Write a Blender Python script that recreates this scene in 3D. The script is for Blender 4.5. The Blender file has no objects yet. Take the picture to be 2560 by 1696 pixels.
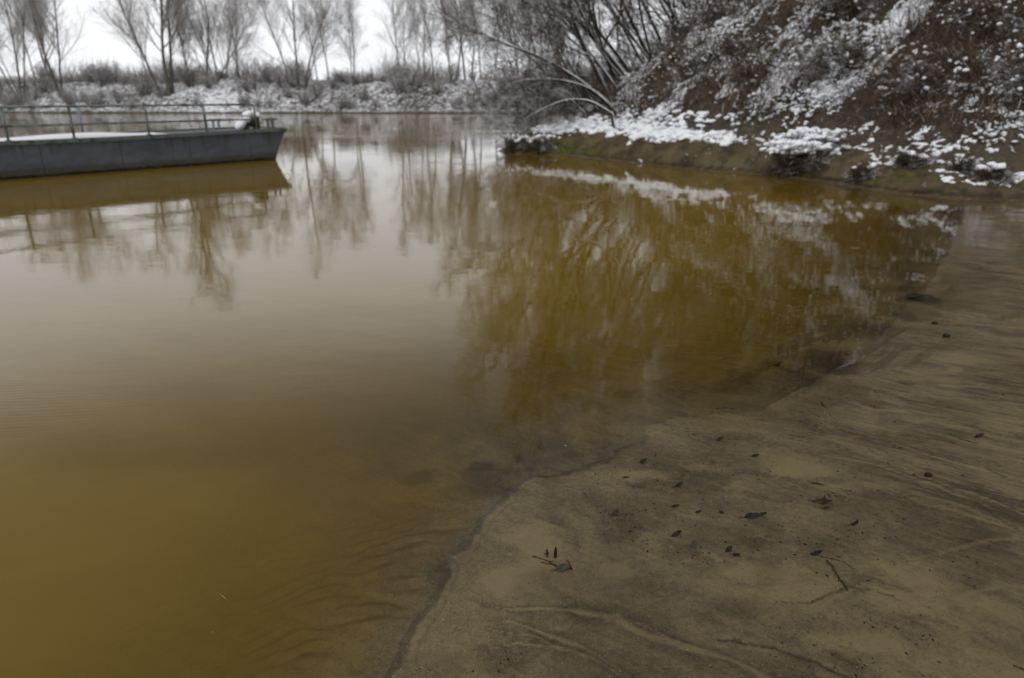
import bpy, math, random
import numpy as np

# ------------------------------------------------------------------ scene, camera, light
S = bpy.context.scene
COL = S.collection
CAM_H, PITCH = 1.65, 19.6
cam_d = bpy.data.cameras.new("camera")
cam_d.lens, cam_d.sensor_width = 24.0, 36.0
cam_d.clip_start, cam_d.clip_end = 0.05, 3000.0
cam_d.dof.use_dof = True
cam_d.dof.focus_distance = 2.75
cam_d.dof.aperture_fstop = 2.1
cam = bpy.data.objects.new("camera", cam_d)
cam.location = (0, 0, CAM_H)
cam.rotation_euler = (math.radians(90 - PITCH), 0, 0)
COL.objects.link(cam)
S.camera = cam

SUN_EL, SUN_AZ = 58.0, 200.0            # high, behind the camera; azimuth clockwise from +Y
W = bpy.data.worlds.new("World")
S.world = W
W.use_nodes = True
nt = W.node_tree
nt.nodes.clear()
wo = nt.nodes.new("ShaderNodeOutputWorld")
bg = nt.nodes.new("ShaderNodeBackground")
sky = nt.nodes.new("ShaderNodeTexSky")
sky.sky_type = 'NISHITA'
sky.sun_disc = False
sky.sun_elevation = math.radians(SUN_EL)
sky.sun_rotation = math.radians(SUN_AZ)
sky.dust_density = 3.0
hs = nt.nodes.new("ShaderNodeHueSaturation")
hs.inputs["Saturation"].default_value = 0.25
tc = nt.nodes.new("ShaderNodeTexCoord")
cn = nt.nodes.new("ShaderNodeTexNoise")
cn.inputs["Scale"].default_value = 2.2
cn.inputs["Detail"].default_value = 4
cr = nt.nodes.new("ShaderNodeValToRGB")
cr.color_ramp.elements[0].position, cr.color_ramp.elements[0].color = 0.3, (0.93, 0.94, 0.96, 1)
cr.color_ramp.elements[1].position, cr.color_ramp.elements[1].color = 0.7, (1.05, 1.05, 1.06, 1)
sz = nt.nodes.new("ShaderNodeSeparateXYZ")
er = nt.nodes.new("ShaderNodeValToRGB")       # thick cloud overhead, thinner and brighter towards the horizon
er.color_ramp.interpolation = 'EASE'
er.color_ramp.elements[0].position, er.color_ramp.elements[0].color = 0.24, (9.3, 9.4, 9.55, 1)
er.color_ramp.elements[1].position, er.color_ramp.elements[1].color = 0.45, (2.9, 3.0, 3.1, 1)
mul = nt.nodes.new("ShaderNodeMix")
mul.data_type, mul.blend_type = 'RGBA', 'MULTIPLY'
mul.inputs["Factor"].default_value = 1.0
nt.links.new(tc.outputs["Generated"], sz.inputs[0])
nt.links.new(sz.outputs["Z"], er.inputs["Fac"])
nt.links.new(cr.outputs[0], mul.inputs["A"])
nt.links.new(er.outputs[0], mul.inputs["B"])
mx = nt.nodes.new("ShaderNodeMix")
mx.data_type = 'RGBA'
mx.inputs["Factor"].default_value = 0.95      # closed cloud cover over the clear sky
nt.links.new(sky.outputs[0], hs.inputs["Color"])
nt.links.new(tc.outputs["Generated"], cn.inputs["Vector"])
nt.links.new(cn.outputs["Fac"], cr.inputs["Fac"])
nt.links.new(hs.outputs[0], mx.inputs["A"])
nt.links.new(mul.outputs["Result"], mx.inputs["B"])
nt.links.new(mx.outputs["Result"], bg.inputs["Color"])
bg.inputs["Strength"].default_value = 0.1
nt.links.new(bg.outputs[0], wo.inputs["Surface"])

sun_d = bpy.data.lights.new("sun", 'SUN')
sun_d.energy, sun_d.angle, sun_d.color = 1.5, math.radians(40), (1.0, 0.97, 0.93)
sun = bpy.data.objects.new("sun", sun_d)
sun.rotation_euler = (math.radians(90 - SUN_EL), 0, math.radians(180 - SUN_AZ))
COL.objects.link(sun)

S.view_settings.view_transform = 'Standard'
S.view_settings.look = 'None'
S.view_settings.exposure = 0.20
S.view_settings.gamma = 1.0
S.cycles.use_denoising = True
S.cycles.max_bounces = 8
S.cycles.transparent_max_bounces = 24
S.cycles.sample_clamp_indirect = 4.0

# ------------------------------------------------------------------ helpers
F_PX = 24 / 36 * 2560
CP, SP = math.cos(math.radians(PITCH)), math.sin(math.radians(PITCH))
KF = 2560 / 2367.0


def ray(u, v):
    a, b = (u - 1280) / F_PX, (848 - v) / F_PX
    return np.array([a, CP + b * SP, -SP + b * CP])


def at(u, v, y):                      # point of the view ray at world depth y
    d = ray(u, v)
    return d * (y / d[1]) + np.array([0, 0, CAM_H])


def on_z(u, v, z=0.0):
    d = ray(u, v)
    return d * ((z - CAM_H) / d[2]) + np.array([0, 0, CAM_H])


def _hash(ix, iy, iz, seed):
    n = (ix * 374761393 + iy * 668265263 + iz * 2147483647 + seed * 1274126177) & 0xFFFFFFFF
    n = ((n ^ (n >> 13)) * 1274126177) & 0xFFFFFFFF
    n = (n ^ (n >> 16)) & 0xFFFFFFFF
    return n.astype(np.float64) / 4294967295.0


def vnoise(x, y, seed=0):             # value noise in 0..1
    x = np.asarray(x, float); y = np.asarray(y, float)
    ix, iy = np.floor(x).astype(np.int64), np.floor(y).astype(np.int64)
    fx, fy = x - ix, y - iy
    fx = fx * fx * fx * (fx * (fx * 6 - 15) + 10)
    fy = fy * fy * fy * (fy * (fy * 6 - 15) + 10)
    z = np.zeros_like(ix)
    a = _hash(ix, iy, z, seed); b = _hash(ix + 1, iy, z, seed)
    c = _hash(ix, iy + 1, z, seed); d = _hash(ix + 1, iy + 1, z, seed)
    return (a + (b - a) * fx) * (1 - fy) + (c + (d - c) * fx) * fy


def fbm(x, y, oct=4, seed=0, gain=0.5):
    t, amp, tot = 0.0, 1.0, 0.0
    x = np.asarray(x, float); y = np.asarray(y, float)
    for i in range(oct):
        t = t + amp * vnoise(x + 17.3 * i, y - 9.1 * i, seed + i)
        tot += amp; amp *= gain
        x, y = (x * 1.6 - y * 1.2), (x * 1.2 + y * 1.6)
    return t / tot


def sstep(a, b, x):
    t = np.clip((x - a) / (b - a), 0, 1)
    return t * t * (3 - 2 * t)


def seg_dist(x, y, poly, closed):
    P = np.asarray(poly, float)
    n = len(P)
    best = np.full(x.shape, 1e18)
    inside = np.zeros(x.shape, bool)
    for i in range(n if closed else n - 1):
        ax, ay = P[i]; bx, by = P[(i + 1) % n]
        dx, dy = bx - ax, by - ay
        L = dx * dx + dy * dy + 1e-12
        t = np.clip(((x - ax) * dx + (y - ay) * dy) / L, 0, 1)
        q = (x - ax - t * dx) ** 2 + (y - ay - t * dy) ** 2
        np.minimum(best, q, out=best)
        if closed and abs(dy) > 1e-12:
            c = ((ay > y) != (by > y)) & (x < dx * (y - ay) / dy + ax)
            inside ^= c
    d = np.sqrt(best)
    return np.where(inside, d, -d) if closed else d


def tag(o, label=None, cat=None, group=None, kind=None):
    if label: o["label"] = label
    if cat: o["category"] = cat
    if group: o["group"] = group
    if kind: o["kind"] = kind
    return o


def mesh_obj(name, verts, faces, mat=None, parent=None, smooth=False, attrs=None, mat_idx=None, mats=None):
    me = bpy.data.meshes.new(name)
    verts = np.asarray(verts, np.float32)
    if isinstance(faces, np.ndarray):
        nf, k = faces.shape
        me.vertices.add(len(verts)); me.vertices.foreach_set("co", verts.ravel())
        me.loops.add(nf * k); me.loops.foreach_set("vertex_index", faces.astype(np.int32).ravel())
        me.polygons.add(nf)
        me.polygons.foreach_set("loop_start", np.arange(0, nf * k, k, dtype=np.int32))
        me.polygons.foreach_set("loop_total", np.full(nf, k, np.int32))
        me.update(calc_edges=True)
    else:
        me.from_pydata([tuple(map(float, v)) for v in verts], [], faces)
    me.validate()
    for m in (mats or ([mat] if mat else [])):
        me.materials.append(m)
    if mat_idx is not None:
        me.polygons.foreach_set("material_index", np.asarray(mat_idx, np.int32))
    if smooth:
        me.polygons.foreach_set("use_smooth", np.ones(len(me.polygons), bool))
    if attrs:
        for k, a in attrs.items():
            at_ = me.attributes.new(k, 'FLOAT', 'POINT')
            at_.data.foreach_set("value", np.asarray(a, np.float32))
    me.update()
    o = bpy.data.objects.new(name, me)
    COL.objects.link(o)
    if parent: o.parent = parent
    return o


def empty(name, loc=(0, 0, 0), rz=0.0):
    o = bpy.data.objects.new(name, None)
    o.location = loc; o.rotation_euler = (0, 0, rz)
    o.empty_display_size = 0.2
    COL.objects.link(o)
    return o


def copy_tree(o, parent=None):
    c = o.copy(); COL.objects.link(c)
    if parent: c.parent = parent
    for ch in list(o.children):
        copy_tree(ch, c)
    return c


_FT = {}


def tube_faces(n, k):
    if (n, k) not in _FT:
        f = []
        for i in range(n - 1):
            for j in range(k):
                a, b = i * k + j, i * k + (j + 1) % k
                f.append((a, b, b + k, a + k))
        _FT[(n, k)] = np.array(f, np.int64)
    return _FT[(n, k)]


class Tubes:                          # many tapered tubes in one mesh
    def __init__(self):
        self.v, self.f, self.n = [], [], 0

    def add(self, pts, rad, k=3):
        pts = np.asarray(pts, float); n = len(pts)
        rad = np.asarray(rad, float) * np.ones(n)
        t = np.gradient(pts, axis=0)
        t /= np.linalg.norm(t, axis=1)[:, None] + 1e-9
        ref = np.where(np.abs(t[:, 2:3]) > 0.9, np.array([[1.0, 0, 0]]), np.array([[0, 0, 1.0]]))
        ref[:] = ref[n // 2]
        a = np.cross(t, ref); a /= np.linalg.norm(a, axis=1)[:, None] + 1e-9
        b = np.cross(t, a)
        an = np.arange(k) * 2 * math.pi / k + 0.3
        ring = a[:, None, :] * np.cos(an)[None, :, None] + b[:, None, :] * np.sin(an)[None, :, None]
        v = pts[:, None, :] + ring * rad[:, None, None]
        self.v.append(v.reshape(-1, 3)); self.f.append(tube_faces(n, k) + self.n)
        self.n += n * k

    def build(self, name, mat, parent=None, smooth=False):
        return mesh_obj(name, np.concatenate(self.v), np.concatenate(self.f), mat, parent, smooth)


class Solid:                          # closed polygons: boxes, pipes, lathes
    def __init__(self):
        self.v, self.f = [], []

    def poly(self, vs, fs):
        o = len(self.v)
        self.v += [tuple(map(float, p)) for p in vs]
        self.f += [tuple(i + o for i in q) for q in fs]

    def box(self, x0, x1, y0, y1, z0, z1):
        self.poly([(x0, y0, z0), (x1, y0, z0), (x1, y1, z0), (x0, y1, z0), (x0, y0, z1), (x1, y0, z1), (x1, y1, z1), (x0, y1, z1)],
                  [(3, 2, 1, 0), (4, 5, 6, 7), (0, 1, 5, 4), (1, 2, 6, 5), (2, 3, 7, 6), (3, 0, 4, 7)])

    def pipe(self, pts, r, k=10):
        pts = np.asarray(pts, float); n = len(pts)
        T = Tubes(); T.add(pts, r, k)
        fs = [tuple(q) for q in T.f[0]] + [tuple(range(k))[::-1], tuple(range((n - 1) * k, n * k))]
        self.poly(T.v[0], fs)

    def build(self, name, mat, parent=None, smooth=False):
        return mesh_obj(name, np.array(self.v), self.f, mat, parent, smooth)


# ------------------------------------------------------------------ material helpers
class N:
    def __init__(self, name):
        self.m = bpy.data.materials.new(name)
        self.m.use_nodes = True
        self.t = self.m.node_tree
        self.t.nodes.clear()
        self.out = self.t.nodes.new("ShaderNodeOutputMaterial")

    def n(self, typ, **kw):
        x = self.t.nodes.new(typ)
        for k, v in kw.items(): setattr(x, k, v)
        return x

    def set(self, sock, v):
        if isinstance(v, bpy.types.NodeSocket): self.t.links.new(v, sock)
        elif isinstance(v, tuple) and len(v) == 3 and sock.type == 'RGBA': sock.default_value = (*v, 1)
        else: sock.default_value = v

    def math(self, op, a, b=0.0, clamp=False):
        x = self.n("ShaderNodeMath", operation=op, use_clamp=clamp)
        self.set(x.inputs[0], a); self.set(x.inputs[1], b)
        return x.outputs[0]

    def mix(self, f, a, b):
        x = self.n("ShaderNodeMix", data_type='RGBA')
        self.set(x.inputs["Factor"], f); self.set(x.inputs["A"], a); self.set(x.inputs["B"], b)
        return x.outputs["Result"]

    def mixf(self, f, a, b):
        x = self.n("ShaderNodeMix", data_type='FLOAT')
        self.set(x.inputs["Factor"], f); self.set(x.inputs["A"], a); self.set(x.inputs["B"], b)
        return x.outputs["Result"]

    def attr(self, name):
        return self.n("ShaderNodeAttribute", attribute_name=name).outputs["Fac"]

    def coord(self, scale=(1, 1, 1), rot=(0, 0, 0), src="Object"):
        c = self.n("ShaderNodeTexCoord").outputs[src]
        p = self.n("ShaderNodeMapping")
        p.inputs["Scale"].default_value = scale
        p.inputs["Rotation"].default_value = rot
        if any(rot):
            q = self.n("ShaderNodeMapping")
            q.inputs["Rotation"].default_value = rot
            p.inputs["Rotation"].default_value = (0, 0, 0)
            self.t.links.new(c, q.inputs["Vector"])
            c = q.outputs[0]
        self.t.links.new(c, p.inputs["Vector"])
        return p.outputs[0]

    def noise(self, vec, scale, detail=3.0, rough=0.55, dist=0.0):
        x = self.n("ShaderNodeTexNoise")
        self.t.links.new(vec, x.inputs["Vector"])
        x.inputs["Scale"].default_value = scale
        x.inputs["Detail"].default_value = detail
        x.inputs["Roughness"].default_value = rough
        x.inputs["Distortion"].default_value = dist
        return x.outputs["Fac"]

    def step(self, v, a, b):
        x = self.n("ShaderNodeMapRange", interpolation_type='SMOOTHSTEP')
        self.set(x.inputs["Value"], v); x.inputs["From Min"].default_value = a; x.inputs["From Max"].default_value = b
        return x.outputs["Result"]

    def bump(self, h, dist, strength=1.0):
        x = self.n("ShaderNodeBump")
        self.set(x.inputs["Height"], h)
        x.inputs["Distance"].default_value = dist
        self.set(x.inputs["Strength"], strength)
        return x.outputs[0]

    def principled(self, col, rough=0.6, normal=None, spec=0.5, metal=0.0):
        b = self.n("ShaderNodeBsdfPrincipled")
        self.set(b.inputs["Base Color"], col); self.set(b.inputs["Roughness"], rough)
        self.set(b.inputs["Specular IOR Level"], spec); self.set(b.inputs["Metallic"], metal)
        if normal is not None: self.t.links.new(normal, b.inputs["Normal"])
        self.t.links.new(b.outputs[0], self.out.inputs["Surface"])
        return b

    def up(self):
        g = self.n("ShaderNodeNewGeometry")
        s = self.n("ShaderNodeSeparateXYZ")
        self.t.links.new(g.outputs["Normal"], s.inputs[0])
        return s.outputs["Z"]


SNOW = (0.80, 0.82, 0.86)


def mat_snow():
    m = N("snow")
    c = m.coord()
    h = m.noise(c, 9, 4)
    m.principled(m.mix(m.noise(c, 3, 3), (0.76, 0.79, 0.84), (0.84, 0.85, 0.87)), 0.75, m.bump(h, 0.02), 0.2)
    return m.m


def mat_bark(name, a, b, lo, hi, amount, scale=4.0):      # bark with snow lying on whatever faces up
    m = N(name)
    c = m.coord()
    base = m.mix(m.step(m.noise(c, scale, 4), 0.35, 0.65), a, b)
    sn = m.math('MULTIPLY', m.step(m.up(), lo, hi), m.step(m.noise(c, 2.3, 3), 0.62 - amount * 0.3, 0.78 - amount * 0.3))
    m.principled(m.mix(sn, base, SNOW), 0.85, None, 0.2)
    return m.m


def mat_plain(name, a, b, scale=20.0, rough=0.7, spec=0.4):
    m = N(name)
    m.principled(m.mix(m.step(m.noise(m.coord(), scale, 4), 0.3, 0.7), a, b), rough, None, spec)
    return m.m


M_SNOW = mat_snow()
M_BARK_FAR = mat_bark("grey_bark_far", (0.075, 0.065, 0.057), (0.125, 0.110, 0.097), 0.35, 0.75, 0.75)  # lightened grey: distance haze put into the bark colour
M_TWIG_FAR = mat_bark("grey_twigs_far", (0.17, 0.146, 0.124), (0.26, 0.230, 0.203), 0.2, 0.6, 0.95)  # paler colour and more snow on the twigs stand in for haze
M_BARK = mat_bark("willow_bark", (0.020, 0.016, 0.011), (0.050, 0.040, 0.029), 0.2, 0.5, 1.15)
M_TWIG = mat_bark("willow_twigs", (0.055, 0.039, 0.028), (0.125, 0.093, 0.068), 0.3, 0.7, 0.7)
M_BRUSH = mat_bark("dead_stems", (0.050, 0.034, 0.024), (0.13, 0.092, 0.064), 0.45, 0.85, 0.5)
M_STALK2 = mat_bark("dry_stalks", (0.060, 0.040, 0.027), (0.17, 0.12, 0.08), 0.5, 0.85, 0.6, 2.0)
M_STALK = mat_plain("pale_stalk", (0.09, 0.07, 0.05), (0.17, 0.135, 0.095), 6)

# ------------------------------------------------------------------ terrain
SHORE = [(-1.3, -60), (-1.0, -4), (-0.62, 0.4), (-0.50, 1.15), (-0.38, 1.59), (-0.33, 1.80), (-0.28, 2.01), (-0.25, 2.16), (-0.13, 2.38),
         (0.01, 2.61), (0.06, 2.75), (0.24, 2.81), (0.45, 2.91), (0.63, 3.09), (0.73, 3.26), (0.98, 3.36), (1.37, 3.47), (1.83, 3.81),
         (2.30, 4.20), (2.77, 4.77), (3.47, 5.68), (4.39, 6.79), (5.62, 8.64), (6.6, 10.0), (7.2, 10.9)]
BANK = [(8.54, 11.49), (7.49, 11.75), (6.81, 12.58), (6.34, 14.24), (5.52, 15.46), (4.3, 16.69), (3.03, 18.48), (1.5, 21.01), (-0.05, 21.5),
        (-0.5, 22.4), (0.3, 24.6), (2.0, 28), (5, 32), (10, 36), (22, 41), (60, 47), (250, 70)]
FOOT = [(250, -80), (6.5, -80), (6.5, -10), (8.5, -3), (10, 3), (11.2, 7), (11, 10.4)]  # unseen hill foot, carried on behind the camera to darken the foreground
LAND = SHORE + BANK + [(250, -80), (-1.3, -80)]
HILL = BANK + FOOT
CHANNELS = [  # pale silt channels on the beach: full-view pixels from the fine upper end down, half width, strength
    ([(1120, 1385), (1200, 1402), (1320, 1408), (1420, 1425), (1500, 1468), (1580, 1498), (1680, 1530), (1760, 1568), (1850, 1620)], 0.017, 1.0),
    ([(1420, 1425), (1490, 1440), (1550, 1480), (1600, 1500), (1690, 1535)], 0.011, .8),
    ([(1130, 1425), (1190, 1430), (1260, 1462), (1330, 1490), (1390, 1520), (1450, 1560), (1520, 1620)], 0.012, .9),
    ([(1110, 1490), (1190, 1480), (1290, 1495), (1370, 1520), (1480, 1590)], 0.010, .8),
    ([(1090, 1440), (1150, 1452), (1230, 1462), (1300, 1500)], 0.006, .7),
    ([(1080, 1370), (1150, 1392), (1230, 1400)], 0.006, .7),
    ([(1235, 1330), (1290, 1365), (1330, 1395)], 0.008, .45),
    ([(1470, 1210), (1530, 1235), (1600, 1262), (1660, 1295)], 0.018, .55),
    ([(1740, 1000), (1800, 1025), (1900, 1050), (2020, 1075), (2150, 1120), (2300, 1190)], 0.009, .8),
    ([(1850, 965), (1960, 1000), (2080, 1030), (2240, 1085), (2400, 1130)], 0.010, .8),
    ([(1830, 1000), (1900, 1020), (2000, 1035), (2150, 1080)], 0.007, .7),
    ([(1900, 1020), (2050, 1070), (2250, 1150), (2400, 1215)], 0.006, .7),
    ([(1980, 985), (2130, 1020), (2300, 1080), (2400, 1110)], 0.007, .7),
    ([(2060, 1320), (2180, 1290), (2280, 1265), (2400, 1250)], 0.020, .5),
    ([(2140, 1440), (2220, 1390), (2300, 1370), (2400, 1380)], 0.022, .45),
    ([(1880, 1440), (1920, 1390), (1990, 1360), (2080, 1400), (2150, 1440)], 0.016, .5)]
PALE = [(1628, 1075, .09, .05), (1815, 1070, .10, .13), (1860, 1090, .14, .06), (1250, 1240, .12, .14), (1180, 1330, .1, .08), (1520, 1240, .13, .05), (1430, 1312, .06, .04),
        (1900, 1380, .16, .09), (2080, 1410, .16, .06), (2150, 1340, .2, .12), (2280, 1440, .2, .08), (1750, 1330, .2, .06), (1960, 1130, .2, .05), (1480, 1090, .2, .06), (2000, 1500, .2, .05)]
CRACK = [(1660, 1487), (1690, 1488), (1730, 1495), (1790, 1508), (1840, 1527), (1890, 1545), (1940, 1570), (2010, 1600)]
CRACKS_THIN = [[(2250, 1165), (2285, 1195), (2330, 1225), (2390, 1265)], [(2280, 1090), (2330, 1115), (2400, 1140)], [(1790, 1400), (1870, 1405), (1960, 1368), (2010, 1375), (2080, 1405)]]
BLOBS = [  # dark silt patches: full-view pixel, half sizes across and along (m), strength
    (1930, 842, .21, .30, .9), (2128, 690, .17, .22, 1.), (2092, 731, .18, .16, .7), (1990, 772, .2, .2, .35), (1318, 1046, .065, .07, .65), (1250, 1027, .035, .09, .75),
    (1203, 1059, .045, .055, .9), (1110, 1076, .13, .07, .9), (972, 1090, .12, .09, 1.), (1222, 1083, .035, .03, .8), (780, 1145, .10, .08, 1.),
    (715, 1197, .09, .08, 1.), (600, 1235, .16, .1, 1.), (1290, 990, .06, .06, .5), (1780, 690, .2, .1, .4), (1165, 936, .1, .1, .4),
    (1750, 1276, .07, .045, .5), (1900, 1285, .03, .03, .5), (1700, 800, .25, .15, .3), (1480, 1130, .1, .06, .35), (1660, 1430, .12, .06, .3), (2130, 1030, .3, .15, .3)]


def w2(pts):
    return [tuple(on_z(u * KF, v * KF, 0.03)[:2]) for u, v in pts]


def far_line(x):
    return 72.0 + 2.2 * (fbm(x * 0.05, x * 0 + 3.3, 3, 40) - 0.5) * 2 + 0.0008 * x * x


def hill_profile(d):
    return (0.30 * np.clip(d, 0, 0.5) / 0.5 * 0.6 + 0.36 * sstep(0.1, 1.25, d) + 0.14 * np.clip(d - 0.5, 0, 1.7) + 0.86 * np.clip(d - 2.0, 0, 5) + 0.5 * np.clip(d - 7.0, 0, 7))


def terrain(x, y, detail=True):
    """height and the quantities the ground material needs, for arrays of points"""
    x = np.asarray(x, float); y = np.asarray(y, float)
    s = seg_dist(x, y, LAND, True)
    s = s + ((0.11 - 0.085 * sstep(3.1, 3.6, y)) * (fbm(x * 3.5, y * 3.5, 3, 6) - 0.5) + 0.10 * sstep(3.3, 4.5, y) * (fbm(x * 1.6, y * 1.6, 2, 4) - 0.5) + 0.035 * (fbm(x * 15, y * 15, 2, 7) - 0.5) * (1 - 0.6 * sstep(3.2, 4, y))) * (1 - sstep(8, 12, y))
    dh = seg_dist(x, y, HILL, True)
    wob = fbm(x * 2.1, y * 2.1, 3, 5) - 0.5
    fine = fbm(x * 9, y * 9, 3, 8) - 0.5
    far_slope = sstep(6.0, 9.5, y)
    slope_up = 0.045 * (1 - far_slope) + 0.006 * far_slope
    low = sstep(2.4, 3.0, y)              # the lower, crisp part of the waterline
    sp = np.maximum(s, 0); sn = np.maximum(-s, 0)
    beach = slope_up * sp / (1 + 0.06 * sp) + 0.010 * wob * sstep(0.1, 0.7, sp) + 0.003 * fine * sstep(0, .2, sp)
    beach = beach + low * 0.002 * (wob * 2) + (1 - low) * 0.003 * sstep(0.0, 0.05, s) * (1 - sstep(0.05, 0.25, s))
    bed = -((0.055 - 0.037 * low) * sn + (0.05 - 0.028 * low) * sn ** 1.8)
    near_hill = 1 - sstep(0.0, 1.5, -dh)
    bed = bed - near_hill * 0.25 * sn * (1 - sstep(4.5, 6.5, x))
    rip = np.sin((x * 0.5 + y * 1.0) * 62 + 9 * fbm(x * 4, y * 4, 2, 21))
    bed = bed + 0.002 * rip * sstep(0.03, 0.2, sn) * (1 - sstep(0.8, 1.4, sn)) * (1 - low) + low * 0.006 * wob * sstep(0.1, 0.5, sn) * (1 - sstep(0.6, 2, sn))
    bed = np.maximum(bed, -2.2)
    z = np.where(s > 0, beach, bed)
    hd = np.maximum(dh, 0)
    rough = (fbm(x * 0.5, y * 0.5, 4, 11) - 0.5) * 1.5 * sstep(1.8, 5, hd) + (fbm(x * 2.2, y * 2.2, 4, 15) - 0.5) * 0.40 * sstep(0.5, 1.6, hd)
    rough = rough + (fbm(x * 5, y * 5, 3, 19) - 0.5) * 0.17 * sstep(0.02, 0.4, hd)
    hp = hill_profile(hd)
    gentle = sstep(6.4, 8.2, x) * sstep(9, 10.5, y) * (1 - sstep(14, 17, y))     # the flatter muddy foot on the right
    hp = hp * (1 - gentle) + gentle * (0.30 * np.minimum(hd, 1.6) + 0.62 * np.clip(hd - 1.6, 0, 6) + 0.5 * np.clip(hd - 7.6, 0, 7))
    z = np.where(dh > 0, np.maximum(z, 0.0) + hp + rough, z)
    fd = y - far_line(x)
    fz = 0.12 * sstep(0, 0.3, fd) + 2.9 * sstep(0.3, 9, fd) + (fbm(x * 0.25, y * 0.25, 3, 31) - 0.5) * 1.3 * sstep(0.5, 5, fd) + 0.02 * np.clip(fd - 9, 0, 200)
    z = np.where(fd > 0, fz, np.where(fd > -12, np.maximum(z, np.where(fd > -12, -0.6 * np.abs(fd), -9)), z))
    return z, s, dh, fd


def zat(x, y):
    return float(terrain(np.array([float(x)]), np.array([float(y)]))[0][0])


def hit(u, v):                         # where the view ray meets the beach (full-view pixel)
    z = 0.03
    for _ in range(5):
        p = on_z(u * KF, v * KF, z)
        z = zat(p[0], p[1])
    return np.array([p[0], p[1], z])


def polar(n_mid, step1, step2, r1=9.0, r2=115.0):
    th = np.concatenate([np.linspace(-180, -46, 34, endpoint=False), np.linspace(-46, 46, n_mid), np.linspace(46, 180, 35)[1:-1]])
    r = [0.25, 0.7, 1.1, 1.3]
    while r[-1] < r1: r.append(r[-1] * (1 + step1))
    while r[-1] < r2: r.append(r[-1] * (1 + step2))
    while r[-1] < 900: r.append(r[-1] * 1.08)
    th = np.radians(th); r = np.array(r)
    R, T = np.meshgrid(r, th, indexing='ij')
    x = (R * np.sin(T)).ravel(); y = (R * np.cos(T)).ravel()
    nr, na = R.shape
    i = np.arange(nr - 1)[:, None] * na; j = np.arange(na)[None, :]
    a = (i + j); b = i + (j + 1) % na
    f = np.stack([a, b, b + na, a + na], -1).reshape(-1, 4)
    c = nr * na                          # centre fan closes the sheet
    f = np.concatenate([f, np.array([[c, (k + 1) % na, k, k] for k in range(0)], np.int64).reshape(-1, 4)])
    return x, y, f, na


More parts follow.
